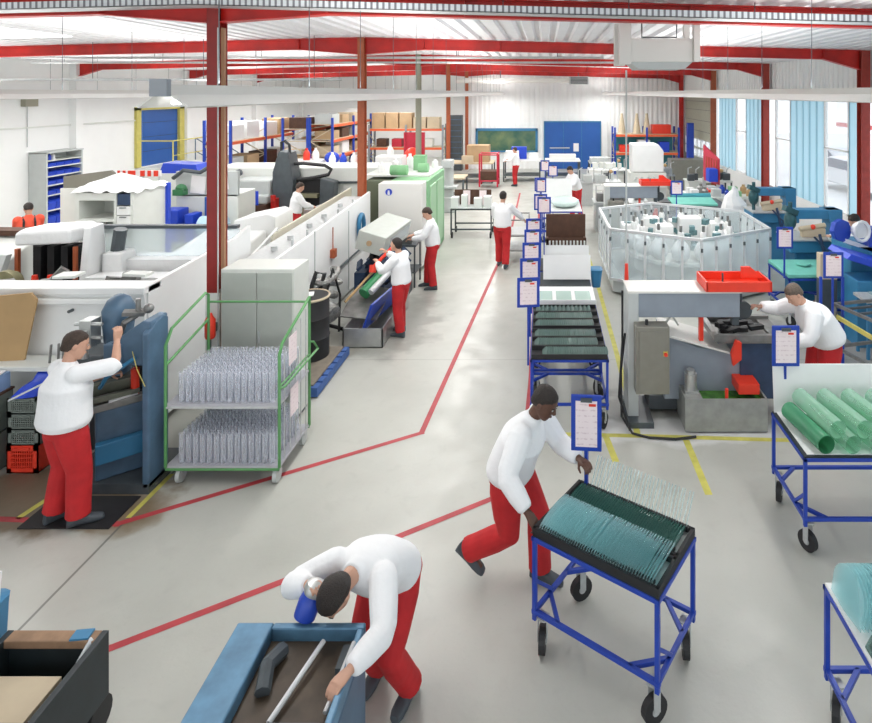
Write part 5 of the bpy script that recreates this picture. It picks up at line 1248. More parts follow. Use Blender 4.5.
# ================================================================== MACHINES, RIGHT
M['sawgrey'] = mat('slate_grey_paint', (.27, .31, .36), .4, var=.08)
M['stain'] = mat('stainless_brown', (.30, .29, .25), .38, .55, var=.1)
def saw(dy, lab, dx=0, dz=0):
    t = thing('glass_saw', lab, 'machine', (1.8 + dx, 7.5 + dy, 0), world=False)
    OFF[t.name] = V((1.8, 7.5, 0))
    MB().box(1.03, 2.38, 7.32, 7.72, 1.26, 1.56).build('beam', 'sawgrey', t, bevel=.01)
    MB().box(1.01, 2.40, 7.30, 7.74, 1.56, 1.585).build('beam_top', 'lgrey2', t)
    MB().prism([(7.30, 0), (7.72, 0), (7.72, 1.56), (7.30, 1.56)], 'x', 1.01, 1.14).build('post', 'lgrey', t, bevel=.01)
    MB().box(1.0, 1.30, 7.15, 7.8, 0, .07).build('foot', 'dgrey', t)
    c_ = MB().box(1.08, 1.48, 7.12, 7.32, .42, 1.22).build('control_cabinet', 'stain', t, bevel=.008)
    MB().box(1.40, 1.455, 7.10, 7.12, .88, .935).build('switch_plate', 'yellow', c_); MB().rod((1.428, 7.10, .907), (1.428, 7.075, .907), .022).build('emergency_button', 'redbright', c_)
    MB().box(1.12, 1.44, 7.11, 7.12, .47, 1.17).build('cabinet_door', 'stain', c_)
    MB().rod((1.22, 7.2, 1.22), (1.22, 7.2, 1.28), .02).build('lamp', 'black', c_)
    MB().prism([(1.47, .22), (2.55, .22), (2.55, .78), (1.9, .86), (1.47, 1.02)], 'y', 7.40, 7.95).build('body', 'sawgrey', t, bevel=.015)
    MB().prism([(1.47, 1.02), (2.28, .80), (2.30, .815), (1.49, 1.04)], 'y', 7.34, 7.95).build('sloped_lid', 'lgrey2', t)
    MB().box(1.30, 2.6, 7.5, 7.95, .05, .22).build('plinth', 'dgrey', t)
    MB().box(1.90, 1.95, 7.38, 7.44, .95, 1.28).build('red_post', 'redbright', t)
    MB().prism([(2.26, .72), (2.36, .80), (2.36, 1.0), (2.30, 1.02), (2.24, .86)], 'y', 7.20, 7.26).build('red_guard', 'redbright', t)
    MB().box(1.47, 1.53, 7.38, 7.40, .55, .65).build('red_switch', 'redbright', t)
    MB().box(2.30, 2.55, 7.12, 7.4, .42, .54).build('red_bracket', 'redbright', t, bevel=.005)
    tb = MB().box(2.10, 2.95, 7.28, 7.34, .98, 1.06).box(2.10, 2.95, 7.92, 7.98, .98, 1.06).box(2.05, 2.12, 7.28, 7.98, .98, 1.06).box(2.10, 2.95, 7.3, 7.95, .95, .98).box(2.78, 2.95, 7.3, 7.98, .98, 1.02).build('table', 'dsteel', t, bevel=.005)
    MB().box(2.4, 2.9, 7.36, 7.85, .25, .95).build('table_base', 'navy', t)
    mb = MB(); rr = random.Random(9)
    for k in range(12): mb.boxr((rr.uniform(2.2, 2.7), rr.uniform(7.4, 7.8), rr.uniform(1.02, 1.09)), (rr.uniform(.08, .25), .07, .05), (0, 0, rr.random() * 3))
    mb.build('clamp', 'black', t)
    MB().rod((2.48, 7.50, 1.28), (2.48, 7.56, 1.28), .11, seg=22).rod((2.45, 7.55, 1.15), (2.45, 7.55, 1.55), .03).box(2.30, 2.38, 7.36, 7.46, 1.15, 1.56).build('cutting_head', 'dgrey', t)
    MB().prism([(2.55, 7.30), (3.02, 7.36), (2.98, 7.42), (2.60, 7.9)], 'z', 1.1, 1.11).build('splash_sheet', 'pane', t) if 0 else None
    for s_ in (-1, 1): MB().bar((1.62 - .09 * s_, 7.7, 1.02), (1.62 + .09 * s_, 7.7, 1.3), .025).build('strut', 'offw', t)
    # cooling tank
    tk = MB().box(1.65, 2.62, 7.05, 7.07, .02, .40).box(1.65, 2.62, 7.48, 7.50, .02, .40).box(1.65, 1.67, 7.071, 7.479, .02, .40).box(2.60, 2.62, 7.071, 7.479, .02, .40).box(1.671, 2.599, 7.071, 7.479, .02, .05).box(1.671, 1.86, 7.071, 7.479, .38, .399).build('coolant_tank', 'tankgrey', t)
    MB().box(1.87, 2.6, 7.07, 7.48, .05, .33).build('coolant', 'coolant', tk)
    MB().rod((1.76, 7.25, .40), (1.76, 7.25, .62), .075, seg=16).rod((1.76, 7.25, .62), (1.76, 7.25, .66), .05, seg=16).box(1.68, 1.84, 7.17, 7.33, .40, .43).build('pump_motor', 'steel', t)
    MB().rod((2.15, 7.1, .35), (2.15, 7.1, .5), .02).build('valve', 'redbright', t)
    # red tray on top
    tr = MB().box(1.96, 2.74, 7.28, 7.72, 1.60, 1.61).box(1.96, 2.74, 7.26, 7.28, 1.59, 1.71).box(1.96, 2.74, 7.70, 7.72, 1.59, 1.71).box(1.95, 1.97, 7.26, 7.72, 1.59, 1.71).box(2.73, 2.75, 7.26, 7.72, 1.59, 1.71).build('red_tray', 'redbright', t)
    mb = MB()
    mb.prism([(2.44, 1.70), (2.72, 1.70), (2.55, 1.84), (2.44, 1.84)], 'y', 7.45, 7.49)
    mb.build('red_guard_plate', 'redbright', t); MB().rod((2.22, 7.5, 1.6), (2.22, 7.5, 1.75), .012).build('peg', 'dgrey', t)
    return t
t = saw(0, 'large slate grey glass saw with red tray and green coolant tank, nearest right')
MB().tube([(1.0, 7.5, 1.0), (.93, 7.35, .6), (.92, 7.2, .12), (1.02, 7.0, .03), (1.2, 6.93, .02), (1.5, 6.9, .02), (1.75, 6.95, .02)], .014, 8).tube([(.98, 7.6, 1.5), (.96, 7.45, .9), (.90, 7.3, .3), (1.0, 7.05, .03)], .014, 8).build('supply_hose', 'black', t, smooth=True)
saw(8.3, 'second slate grey glass saw with a red tray, behind the glass-walled machine', dx=.55)
# hanging cable with red valve
t = thing('hanging_line', 'thin vertical air line with an orange-red handle hanging beside the glass-walled machine', 'cable', (1.06, 8, 1.5))
MB().rod((1.07, 7.9, 1.6), (1.07, 7.9, 4.3), .012).build('line', 'lgrey', t)
MB().rod((1.07, 7.88, 1.52), (1.07, 7.88, 1.76), .03, .02).build('handle', 'redbright', t)

# octagonal guarded machine
t = thing('guarded_machine', 'multi-sided glass-walled rotary machine with white innards behind the grey saw', 'machine', (2.9, 12.8, 0))
oc = [(1.29, 11.9), (2.87, 11.0), (4.46, 11.9), (4.47, 13.7), (2.6, 14.7), (1.27, 14.0)]
mb = MB(); pn = MB(); hg = MB(); bs = MB()
zt, zb = 1.30, .32
for i in range(6):
    a, b_ = V((*oc[i], 0)), V((*oc[(i + 1) % 6], 0)); n = 5 if i in (0, 1, 3, 4) else 4
    mb.bar(a + V((0, 0, zt)), b_ + V((0, 0, zt)), .05).bar(a + V((0, 0, zb)), b_ + V((0, 0, zb)), .05)
    for k in range(n):
        p = a.lerp(b_, k / n); mb.bar(p + V((0, 0, zb)), p + V((0, 0, zt)), .045)
        hg.box(p.x - .02, p.x + .02, p.y - .04, p.y + .04, zt - .22, zt - .15)
    d = (b_ - a); q = Matrix.Rotation(math.atan2(d.y, d.x), 3, 'Z')
    pn.boxr((a + b_) / 2 + V((0, 0, (zt + zb) / 2)), (d.length - .05, .006, zt - zb - .04), q)
mb.build('frame', 'alu', t); pn.build('pane', 'pane', t); hg.build('hinge', 'dgrey', t)
mb = MB(); mb.prism([(2.9 + (x_ - 2.9) * .96, 12.8 + (y_ - 12.8) * .96) for x_, y_ in oc], 'z', .05, .30); mb.build('base', 'lgrey', t, bevel=.01)
MB().rod((2.9, 12.8, .3), (2.9, 12.8, .62), 1.0, .9, 28).rod((2.9, 12.8, .6), (2.9, 12.8, .68), 1.15, 1.15, 28).build('turntable', 'offw', t, bevel=.01)
mb = MB(); st = MB()
for k in range(14):
    a = 2 * PI * k / 14; c_ = V((2.9 + 1.0 * math.cos(a), 12.8 + 1.0 * math.sin(a), .7))
    mb.lathe(c_, [(.10, 0), (.17, .06), (.19, .18), (.13, .32), (.06, .40), (.07, .5), (.05, .56)], 14)
    st.box(c_.x - .05, c_.x + .05, c_.y - .05, c_.y + .05, .66, .72).rod(c_ + V((0, 0, .5)), c_ + V((0, 0, .68)), .03)
mb.build('white_flask', 'white', t, smooth=True); st.build('holder', 'dsteel', t)
for (x_, y_, w, d_, z) in ((2.5, 12.6, .35, .3, 1.25), (3.1, 12.9, .45, .35, 1.35), (2.9, 13.3, .3, .3, 1.2), (1.9, 13.4, .4, .4, 1.1), (3.8, 13.3, .35, .35, 1.15), (2.0, 12.4, .3, .3, 1.05), (3.7, 12.5, .35, .3, 1.1), (2.4, 13.6, .35, .3, 1.2), (3.4, 13.7, .3, .3, 1.15)):
    MB().box(x_ - w / 2, x_ + w / 2, y_ - d_ / 2, y_ + d_ / 2, .6, z).build('station_housing', 'white', t, bevel=.03)
rr = random.Random(4)
mb = MB()
for k in range(30): 
    a = rr.uniform(0, 6.28); r_ = rr.uniform(.2, 1.3); c_ = (2.9 + r_ * math.cos(a), 12.8 + r_ * .9 * math.sin(a), rr.uniform(.8, 1.25)); mb.boxr(c_, (.14, .10, .10), (0, 0, rr.random() * 3))
mb.build('valve_block', mat('teal_grey', (.15, .30, .32), .5, var=.4), t)

# blue glass-working machines at the windows
def bluem(dx, dy, lab, s=1):
    t = thing('glass_lathe', lab, 'machine', (5.2 + dx, 11.5 + dy, 0), world=False); OFF[t.name] = V((5.2, 11.5, 0))
    MB().box(4.80, 5.68, 11.5, 11.75, 1.58, 1.76).build('top_beam', 'bmach', t, bevel=.015)
    MB().prism([(5.48, .9), (5.70, .9), (5.70, 1.76), (5.40, 1.76), (5.46, 1.5)], 'y', 11.48, 11.85).build('side_column', 'bmach', t, bevel=.015)
    MB().box(4.62, 5.70, 11.30, 11.95, .98, 1.22).build('table', 'bmach', t, bevel=.02)
    MB().box(4.6, 5.5, 11.25, 11.95, 1.22, 1.25).build('table_top', 'galv', t)
    MB().box(4.75, 5.55, 11.4, 11.9, 0, .98).build('pedestal', 'bmach', t, bevel=.02)
    MB().box(4.9, 5.35, 11.42, 11.55, 1.25, 1.42).rod((4.85, 11.45, 1.4), (5.35, 11.45, 1.48), .05).build('workpiece', 'cartonl', t, bevel=.03)
    MB().sphere((5.1, 11.42, 1.45), .05).build('red_cap', 'redbright', t, smooth=True)
    MB().tube([(5.15, 11.25, 1.35), (5.22, 11.22, 1.0), (5.3, 11.25, .7)], .03).tube([(5.05, 11.25, 1.3), (5.28, 11.2, 1.05), (5.2, 11.2, .6)], .02).build('hose', 'navy', t, smooth=True)
    MB().sphere((4.72, 11.55, 1.55), .12, (1, 1, 1.6)).rod((4.72, 11.55, 1.2), (4.72, 11.55, 1.9), .04).boxr((4.7, 11.5, 1.75), (.3, .12, .1), (0, .4, .3)).build('burner_head', 'teal_dark' if 'teal_dark' in M else mat('dark_teal', (.04, .13, .15), .45, .3, var=.5), t)
    MB().box(5.55, 5.66, 11.49, 11.50, 1.69, 1.72).build('name_plate', 'paper', t)
    t.location = (5.2 + dx, 11.5 + dy, 0)
bluem(0, 0, 'nearer blue glass lathe at the right windows, behind the turquoise covered cart')
bluem(.2, 2.6, 'farther blue glass lathe at the right windows')
# turquoise carts
R1 = cart('blue cart covered with a flat turquoise sheet, in front of the nearer blue lathe', 4.62, 10.68, .95, .96, 0, deck=None, sign=(-.52, -.40, 1.34, 1.71, .28, 0, .83), m='blue')
single('turquoise_sheet', 'teal', MB().box(-.48, .5, -.48, .46, 0, .06).boxr((0, .05, .09), (.2, .2, .02), (0, 0, .7)), 'flat turquoise covered block on the blue cart at the right', 'sheet', bevel=.01).location = (4.62, 10.68, .852)
single('turquoise_sheet', 'teal', MB().boxr((0, 0, .05), (1.2, .7, .05), (.1, 0, 0)), 'smaller turquoise sheet on a table behind the glass-walled machine', 'sheet').location = (4.0, 16.3, 1.0)
t = thing('side_table', 'dark table carrying turquoise sheets behind the glass-walled machine', 'table', (4, 16.5, 0))
MB().box(3.2, 4.9, 15.9, 17.2, .93, .98).build('top', 'dgrey', t)
for x_ in (3.25, 4.85):
    for y_ in (15.95, 17.15): MB().bar((x_, y_, 0), (x_, y_, .93), .05).build('leg', 'dgrey', t)
single('teal_roll', 'tealp', MB().rod((-.55, 0, .1), (.55, 0, .1), .1, seg=16), 'dark teal roll lying behind the turquoise sheet on the dark table', 'roll', smooth=True).location = (4.1, 16.9, .981)
t = thing('white_bag', 'crumpled white plastic bag standing on the dark table by the turquoise sheets', 'bag', (4.85, 15.7, 0))
MB().loft([ring(V((4.9 + ox, 15.6, z)), V((1, .1, 0)), V((0, 1, 0)), a, a * .8, 10, 2) for ox, z, a in ((0, .95, .36), (.02, 1.12, .33), (-.04, 1.32, .20), (.03, 1.48, .09), (0, 1.58, .03))]).build('sheet_fold', 'film', t)
MB().box(4.5, 5.3, 15.3, 15.9, 0, .95).build('stand', 'offw', t)
# sign cart near and empty frame cart
t = thing('sign_stand', 'blue framed job sheet on a frame stand beside the turquoise covered cart', 'sign', (4.17, 8.7, 0))
OFF[t.name] = V((4.17, 8.7, 0))
sign_parts(t, 4.17, 8.7, 1.32, 1.70, .29, 0, .6)
MB().box(4.0, 4.36, 8.75, 9.0, .55, .60).bar((4.02, 8.75, 0), (4.02, 8.75, 1.32), .035).bar((4.34, 8.75, 0), (4.34, 8.75, 1.32), .035).box(3.98, 4.38, 8.6, 9.0, 0, .05).build('stand_frame', 'blue', t)
t = thing('frame_cart', 'empty dark steel frame cart at the right edge behind the leaning man', 'cart', (4.7, 8.2, 0))
mb = MB(); P4 = [(4.22, 8.75), (4.55, 7.75), (5.5, 8.0), (5.2, 9.0)]
for i in range(4):
    a, b_ = P4[i], P4[(i + 1) % 4]
    for z in (.92, .30): mb.bar((*a, z), (*b_, z), .04)
    mb.bar((*a, .1), (*a, .92), .04)
mb.build('frame', 'dsteel', t)
mb = MB()
for k in range(1, 5):
    f_ = k / 5; a = V((*P4[0], .92)).lerp(V((*P4[1], .92)), f_); b_ = V((*P4[3], .92)).lerp(V((*P4[2], .92)), f_); mb.bar(a, b_, .03)
mb.build('cross_bar', 'dgrey', t)
for p in P4: MB().rod((p[0] - .02, p[1], .065), (p[0] + .02, p[1], .065), .065, seg=16).build('wheel', 'black', t)
MB().boxr((4.38, 8.3, .7), (.03, .9, .06), (.1, 0, .3)).build('yellow_strip', 'yellow', t)

t = thing('blue_conveyor', 'bright blue sloping conveyor chute at the right edge with a round blue guard', 'machine', (5, 9.6, 0))
MB().prism([(4.68, 1.42), (5.6, 1.12), (5.7, 1.16), (5.7, 1.22), (4.75, 1.50)], 'y', 9.3, 9.95).build('chute', 'bluebin', t, bevel=.01)
MB().prism([(4.95, 1.52), (5.7, 1.27), (5.7, 1.33), (4.98, 1.58)], 'y', 10.0, 10.08).build('side_rail', 'alu', t)
MB().lathe((4.95, 10.05, 1.70), [(.05, -.05), (.19, -.05), (.19, .05), (.05, .05)], 8, (.3, -1, .1)).build('round_guard', 'blue', t, bevel=.01)
MB().rod((5.22, 10.0, 1.72), (5.22, 9.9, 1.72), .13, .12, 16).tube([(5.22 + .12 * math.cos(a), 9.88, 1.72 + .16 * math.sin(a)) for a in [k * PI / 6 for k in range(12)]], .03, 6, True).build('chuck', 'alu', t)
MB().box(5.1, 5.9, 10.0, 10.7, 0, 1.45).box(4.9, 5.8, 9.4, 9.9, 0, 1.05).build('machine_base', 'bmach', t, bevel=.02)
MB().box(5.35, 5.9, 9.9, 10.2, 1.45, 1.75).build('head_stock', 'blue', t, bevel=.02)
MB().box(4.58, 4.86, 9.98, 10.12, .9, 1.32).build('carton_panel', 'cartonl', t)
MB().box(4.58, 4.86, 9.98, 10.12, 0, .9).build('leg_box', 'dgrey', t)
t = thing('glass_tray_table', 'pale steel table with glass pieces below the blue chute at the right edge', 'table', (5.2, 9, 0))
MB().box(4.8, 5.9, 8.95, 9.35, .86, .90).build('top', 'galv', t); 
for x_ in (4.85, 5.85):
    for y_ in (9.0, 9.3): MB().bar((x_, y_, 0), (x_, y_, .86), .04).build('leg', 'bmach', t)
MB().boxr((5.2, 9.12, .93), (.5, .2, .03), (0, .1, .2)).boxr((5.5, 9.15, .94), (.3, .2, .04), (0, -.1, -.3)).build('glass_piece', 'plateb', t)

# things between the guarded machine and the windows, further back
t = thing('box_machine', 'white box-shaped cover machine on a bench, far right of the aisle', 'machine', (3.4, 20.4, 0))
MB().prism([(2.92, 1.35), (3.98, 1.35), (3.98, 2.05), (3.8, 2.28), (2.92, 2.28)], 'y', 20.1, 20.9).build('cover', 'white', t, bevel=.03)
MB().box(2.85, 4.05, 20.0, 21, .85, 1.33).build('bench_body', 'offw', t); MB().box(2.85, 4.05, 20.05, 21, 0, .85).build('base', 'lgrey', t)
mb = MB()
for k in range(5): mb.rod((3.0 + k * .2, 19.98, 1.1), (3.05 + k * .2, 19.98, 1.2), .04)
mb.build('knob', 'lgrey', t)
t = thing('red_panel_rack', 'red tool panel standing on edge before the right-hand windows', 'rack', (5.4, 19.2, 0))
M['dred'] = mat('crimson_panel', (.55, .02, .05), .45, var=.1)
MB().prism([(18.6, 1.15), (20.4, 1.05), (20.4, 2.25), (18.6, 1.95)], 'x', 5.38, 5.42).build('panel', 'dred', t)
mb = MB()
for k in range(5): mb.box(5.36, 5.38, 18.75 + k * .3, 18.80 + k * .3, 1.2, 1.9)
mb.build('slot', 'rust', t)
MB().box(5.34, 5.44, 18.6, 18.68, 0, 1.15).box(5.34, 5.44, 20.3, 20.38, 0, 1.15).box(5.1, 5.7, 18.5, 20.5, 0, .06).build('stand', 'lgrey', t)
single('blue_bin', 'bluebin', MB().box(-.14, .14, -.2, .2, -.2, .2), 'small blue bin hung on the red tool panel', 'bin', bevel=.02).location = (5.20, 18.7, 1.45)
single('red_cloth', 'redbright', MB().sphere((0, 0, 0), .2, (1.5, .8, .4)), 'bundle of red cloth lying below the red tool panel', 'cloth').location = (5.0, 18.0, 1.08)
t = thing('work_table', 'long cluttered work table by the windows below the red tool panel', 'table', (4.8, 18, 0))
MB().box(4.2, 6.2, 17.3, 18.5, .93, .99).build('top', 'offw', t)
for x_ in (4.25, 6.15):
    for y_ in (17.35, 18.45): MB().bar((x_, y_, 0), (x_, y_, .93), .06).build('leg', 'lgrey', t)
rr = random.Random(12)
names = [('white_box', 'white', 'white box'), ('steel_pot', 'dsteel', 'steel pot'), ('grey_case', 'lgrey', 'grey case'), ('blue_case', 'blue', 'blue case'), ('green_can', 'mgreen', 'green can'), ('brass_fitting', 'tan', 'tan fitting')]
for k in range(12):
    n_ = names[k % 6]; x_ = 4.35 + .32 * (k % 6); y_ = 17.5 + .5 * (k // 6); s_ = rr.uniform(.08, .14)
    mb = MB().box(-s_, s_, -s_, s_, 0, s_ * 1.8) if k % 2 == 0 else MB().lathe((0, 0, 0), [(s_ * .8, 0), (s_ * .8, s_ * 1.4), (s_ * .4, s_ * 1.8), (s_ * .4, s_ * 2.2)], 12)
    single(n_[0], n_[1], mb, '%s in the %s row of clutter on the table by the windows' % (n_[2], ('front', 'rear')[k // 6]), 'tool' if k % 2 else 'box').location = (x_, y_, .992)
# grey workstations further up on the right
for k, (x_, y_, lab, m_) in enumerate(((2.2, 17.6, 'grey bench with small apparatus behind the second glass saw', 'lgrey'), (1.9, 21.6, 'grey bench with pipes beside the bending worker, far up the hall', 'galv'), (4.2, 23.4, 'brown-grey low machine before the back shelving on the right', 'grey'),
                                       (5.9, 21.8, 'pale machine by the far windows on the right', 'offw'), (2.6, 25.0, 'low white bench before the teal racking', 'white'))):
    t = thing('apparatus_bench', lab, 'bench', (x_, y_, 0), world=False)
    MB().box(-.8, .8, -.4, .4, .80, .85).build('top', m_, t)
    MB().box(-.75, -.2, -.35, .35, 0, .8).build('cabinet', m_, t, bevel=.01)
    for sx in (.76,):
        for sy in (-.36, .36): MB().bar((sx, sy, 0), (sx, sy, .8), .05).build('leg', 'dgrey', t)
    mb = MB(); r2 = random.Random(k + 20)
    for j in range(9): mb.boxr((r2.uniform(-.7, .7), r2.uniform(-.3, .3), .85 + .12), (r2.uniform(.08, .3), r2.uniform(.1, .3), .24), (0, 0, 0))
    mb.build('equipment_box', ('dsteel', 'lgrey', 'grey', 'dgrey', 'offw')[k], t, bevel=.01)
    mb = MB()
    for j in range(6): x2 = -.7 + j * .28; mb.tube([(x2, 0, .85), (x2, 0, 1.2 + .1 * r2.random()), (x2 + .15, .1, 1.3)], .02, 6)
    mb.build('pipe', 'galv', t, smooth=True)
    MB().sphere((.45, -.2, 1.2), .07).build('brass_ball', 'tan', t, smooth=True)
t = thing('sign_stand', 'blue framed job sheet on a post behind the glass-walled machine', 'sign', (3.33, 15.2, 0), world=False)
sign_parts(t, 0, 0, 1.42, 1.78, .3, 0, .02); MB().box(-.12, .12, -.12, .12, 0, .02).build('base', 'blue', t)

# ================================================================== BACK OF THE HALL
def rack(lab, x0, x1, y0, y1, zs, up=2.95, group=None, m='blue', bays=1):
    """pallet rack; long side along X if wider in X"""
    t = thing('pallet_rack', lab, 'rack', ((x0 + x1) / 2, (y0 + y1) / 2, 0), 0, group)
    alongx = (x1 - x0) > (y1 - y0)
    L0, L1 = (x0, x1) if alongx else (y0, y1)
    for k in range(bays + 1):
        l = L0 + (L1 - L0) * k / bays; mb = MB()
        e = [(l, y0), (l, y1)] if alongx else [(x0, l), (x1, l)]
        for p in e: mb.bar((*p, 0), (*p, up), .09)
        mb.build('upright', m, t); mb = MB(); z = .3; f_ = 0
        while z < up - .5:
            a, b_ = (e[0], e[1]) if f_ else (e[1], e[0]); mb.bar((*a, z), (*b_, z + .55), .035); mb.bar((*a, z), (*b_, z), .03); z += .55; f_ ^= 1
        mb.build('brace', 'cartonl', t)
    for z in zs:
        mb = MB()
        for q in ((y0, y1) if alongx else (x0, x1)):
            if alongx: mb.box(x0, x1, q - .03, q + .03, z - .11, z)
            else: mb.box(q - .03, q + .03, y0, y1, z - .11, z)
        mb.build('beam', 'orange', t)
        MB().box(x0, x1, y0, y1, z, z + .02).build('shelf_board', 'cartonl', t)
    return t
rack('blue and orange pallet rack along the far left, wrapped goods on it', -13, -12, 22.9, 28.6, (.75, 2.12), group='pallet racks at the back left', bays=2)
rack('blue and orange pallet rack end-on behind the machining centre, left of two', -11.1, -10.05, 25.4, 31, (.9, 1.6, 2.45), group='pallet racks at the back left', bays=2)
rack('blue and orange pallet rack end-on behind the machining centre, right of two', -9.95, -9.0, 25.4, 31, (1.3, 2.0, 2.65), group='pallet racks at the back left', bays=2)
rack('wide pallet rack across the back left, large cartons on top', -8.85, -5.15, 30.2, 31.2, (1.25, 2.2), up=2.4, m='grey', bays=2)
rr = random.Random(8)
def bx(lab, x_, y_, z, w, d, h, m_, cat='box', name='carton', group=None):
    o = single(name, m_, MB().box(-w / 2, w / 2, -d / 2, d / 2, 0, h), lab, cat, group, bevel=.01); o.location = (x_, y_, z); return o
for k in range(5): bx('large carton on the top shelf of the wide rack, %s' % ('first from the left', 'second from the left', 'third from the left', 'fourth from the left', 'rightmost')[k], -8.45 + k * .70, 30.7, 2.222, .62, .7, .55 + .22 * (k < 3) , 'carton' if k < 3 else 'cartonl', group='large cartons on the wide rack')
for k in range(4): bx('box on the lower shelf of the wide rack, %s' % ('leftmost', 'second', 'third', 'rightmost')[k], -8.3 + k * .78, 30.7, 1.272, .5, .6, .4, ('brown', 'dred', 'dgrey', 'offw', 'brown')[k])
for k in range(4): bx('white wrapped pack on the upper level of the far left rack, %s from near end' % ('first', 'second', 'third', 'fourth')[k], -12.5, (23.6, 24.9, 26.6, 27.85)[k], 2.142, .8, 1.05, .6 + .1 * (k % 2), 'film' if k < 3 else 'carton', name='wrapped_pack')
for k in range(4): bx('carton on the lower level of the far left rack, %s from near end' % ('first', 'second', 'third', 'fourth')[k], -12.5, (23.6, 24.9, 26.6, 27.85)[k], .772, .8, 1.0, .7, ('lgrey', 'carton', 'brown', 'film')[k])
for j, (xc, zs, pos) in enumerate(((-10.57, (.92, 1.62, 2.47), 'left'), (-9.47, (1.32, 2.02, 2.67), 'right'))):
    for q, z in enumerate(zs):
        for k in range(4):
            bx('box on the %s level of the %s end-on rack, %s from its near end' % (('lowest', 'middle', 'top')[q], pos, ('first', 'second', 'third', 'fourth')[k]), xc, (26.1, 27.4, 28.95, 30.2)[k], z, .75, .9, rr.uniform(.35, .55), ('carton', 'cartonl', 'film', 'carton', 'brown', 'lgrey')[(k + q * 2 + j) % 6])
# stuff before the racks
for k, (x_, y_, z0, w, d, h, m_, lab) in enumerate(((-8.9, 22.5, 0, 1.2, .8, 1.5, 'white', 'white cabinet before the end-on racks'), (-7.4, 22.3, 0, 1.6, .8, 1.35, 'offw', 'pale low cabinet before the end-on racks'),
        (-5.9, 23.0, 0, 1.0, .8, 1.6, 'film', 'film-wrapped pallet of goods before the wide rack'), (-10.5, 22.0, 0, 1.3, .8, 1.3, 'lgrey', 'light grey cabinet behind the machining centre'), (-12.2, 20.6, 0, 1.2, .9, 1.2, 'grey', 'grey cabinet near the far left rack'), (-4.75, 22.5, 0, .7, .7, 1.3, 'white', 'white cabinet beside the far columns'))):
    t = thing('low_cabinet', lab, 'cabinet', (x_, y_, 0), world=False)
    MB().box(-w / 2, w / 2, -d / 2, d / 2, .08, h).build('body', m_, t, bevel=.02); MB().box(-w / 2 + .03, w / 2 - .03, -d / 2 + .03, d / 2 - .03, 0, .08).build('plinth', 'dgrey', t)
    MB().box(-w / 2 + .04, -.01, -d / 2 - .015, -d / 2, .12, h - .05).box(.01, w / 2 - .04, -d / 2 - .015, -d / 2, .12, h - .05).build('door', m_, t)
items = [(-8.9, 22.4, 1.502, 'redbright', 'red lidded jar on the white cabinet before the racks'), (-8.6, 22.5, 1.502, 'white', 'white jar beside the red one before the racks'), (-7.9, 22.3, 1.352, 'white', 'white bottle at the left on the pale low cabinet'), (-7.5, 22.3, 1.352, 'bluebin', 'blue bottle on the pale low cabinet'),
         (-7.1, 22.3, 1.352, 'film', 'clear bottle on the pale low cabinet'), (-6.8, 22.3, 1.352, 'redbright', 'red can at the right end of the pale low cabinet'), (-5.9, 22.9, 1.602, 'white', 'white bottle on the film-wrapped pallet'), (-4.75, 22.4, 1.302, 'white', 'white bottle on the cabinet beside the far columns')]
for x_, y_, z, m_, lab in items: single('bottle', m_, MB().lathe((0, 0, 0), [(.12, 0), (.13, .2), (.09, .32), (.05, .36), (.05, .44)], 12), lab, 'bottle', smooth=True).location = (x_, y_, z)
single('blue_sack', 'bluebin', MB().sphere((0, 0, .22), .28, (1, .8, .8)), 'blue sack on the pale low cabinet before the racks', 'sack').location = (-8.0, 22.55, 1.35)
t = thing('red_trolley', 'red upright sack trolley panel with a red wrapped bundle behind the green machine', 'trolley', (-5.3, 26, 0))
MB().box(-6.1, -5.2, 25.95, 26.0, .8, 2.3).build('panel', 'dred', t); MB().box(-6.1, -6.02, 25.9, 26.0, 0, 2.3).box(-5.28, -5.2, 25.9, 26.0, 0, 2.3).build('frame', 'dred', t)
single('red_bundle', 'redbright', MB().sphere((0, 0, .35), .36, (1, .7, 1.1)), 'red bundle with a white cap before the red trolley panel', 'bundle', smooth=True).location = (-5.25, 23.8, 1.1)
MB().box(-5.6, -4.95, 23.5, 24.1, 0, 1.1).build('bundle_table', 'lgrey', t)
# louvred rack of trays beside the back wall
t = thing('tray_cabinet', 'tall dark cabinet of flat trays standing left of the back wall', 'cabinet', (-4.65, 31.0, 0))
MB().box(-5.05, -4.3, 30.9, 31.5, 0, 2.85).build('body', 'dgrey', t)
mb = MB()
for k in range(9): mb.box(-5.05, -4.3, 30.86, 30.9, .3 + k * .29, .33 + k * .29)
mb.build('tray_edge', 'mill', t)
# tables before the back window
def table(lab, x0, x1, y0, y1, z, m_='white', name='packing_table', legs='dgrey'):
    t = thing(name, lab, 'table', ((x0 + x1) / 2, (y0 + y1) / 2, 0))
    MB().box(x0, x1, y0, y1, z - .05, z).build('top', m_, t)
    for x_ in (x0 + .04, x1 - .04):
        for y_ in (y0 + .04, y1 - .04): MB().bar((x_, y_, 0), (x_, y_, z - .05), .06).build('leg', legs, t)
    MB().box(x0 + .05, x1 - .05, y0 + .05, y1 - .05, .25, .28).build('lower_shelf', legs, t)
    return t
table('white packing table behind the worker at the far end of the aisle', -1.9, -.2, 27.0, 28.2, .95)
table('white packing table before the blue back door', .0, 1.6, 27.0, 28.2, .95)
table('grey packing table with cartons left of the far end of the aisle', -4.3, -2.3, 26.5, 27.8, .90, 'cartonl')
table('workbench beside the louvred cabinet, far left of the aisle', -4.6, -2.9, 21.5, 22.6, .95, 'cartonl')
bx('large brown carton on the grey packing table at the far end', -3.0, 27.2, .902, 1.0, .7, .75, 'carton')
bx('small brown carton in front of the large one at the far end', -3.45, 26.8, .902, .5, .4, .3, 'cartonl')
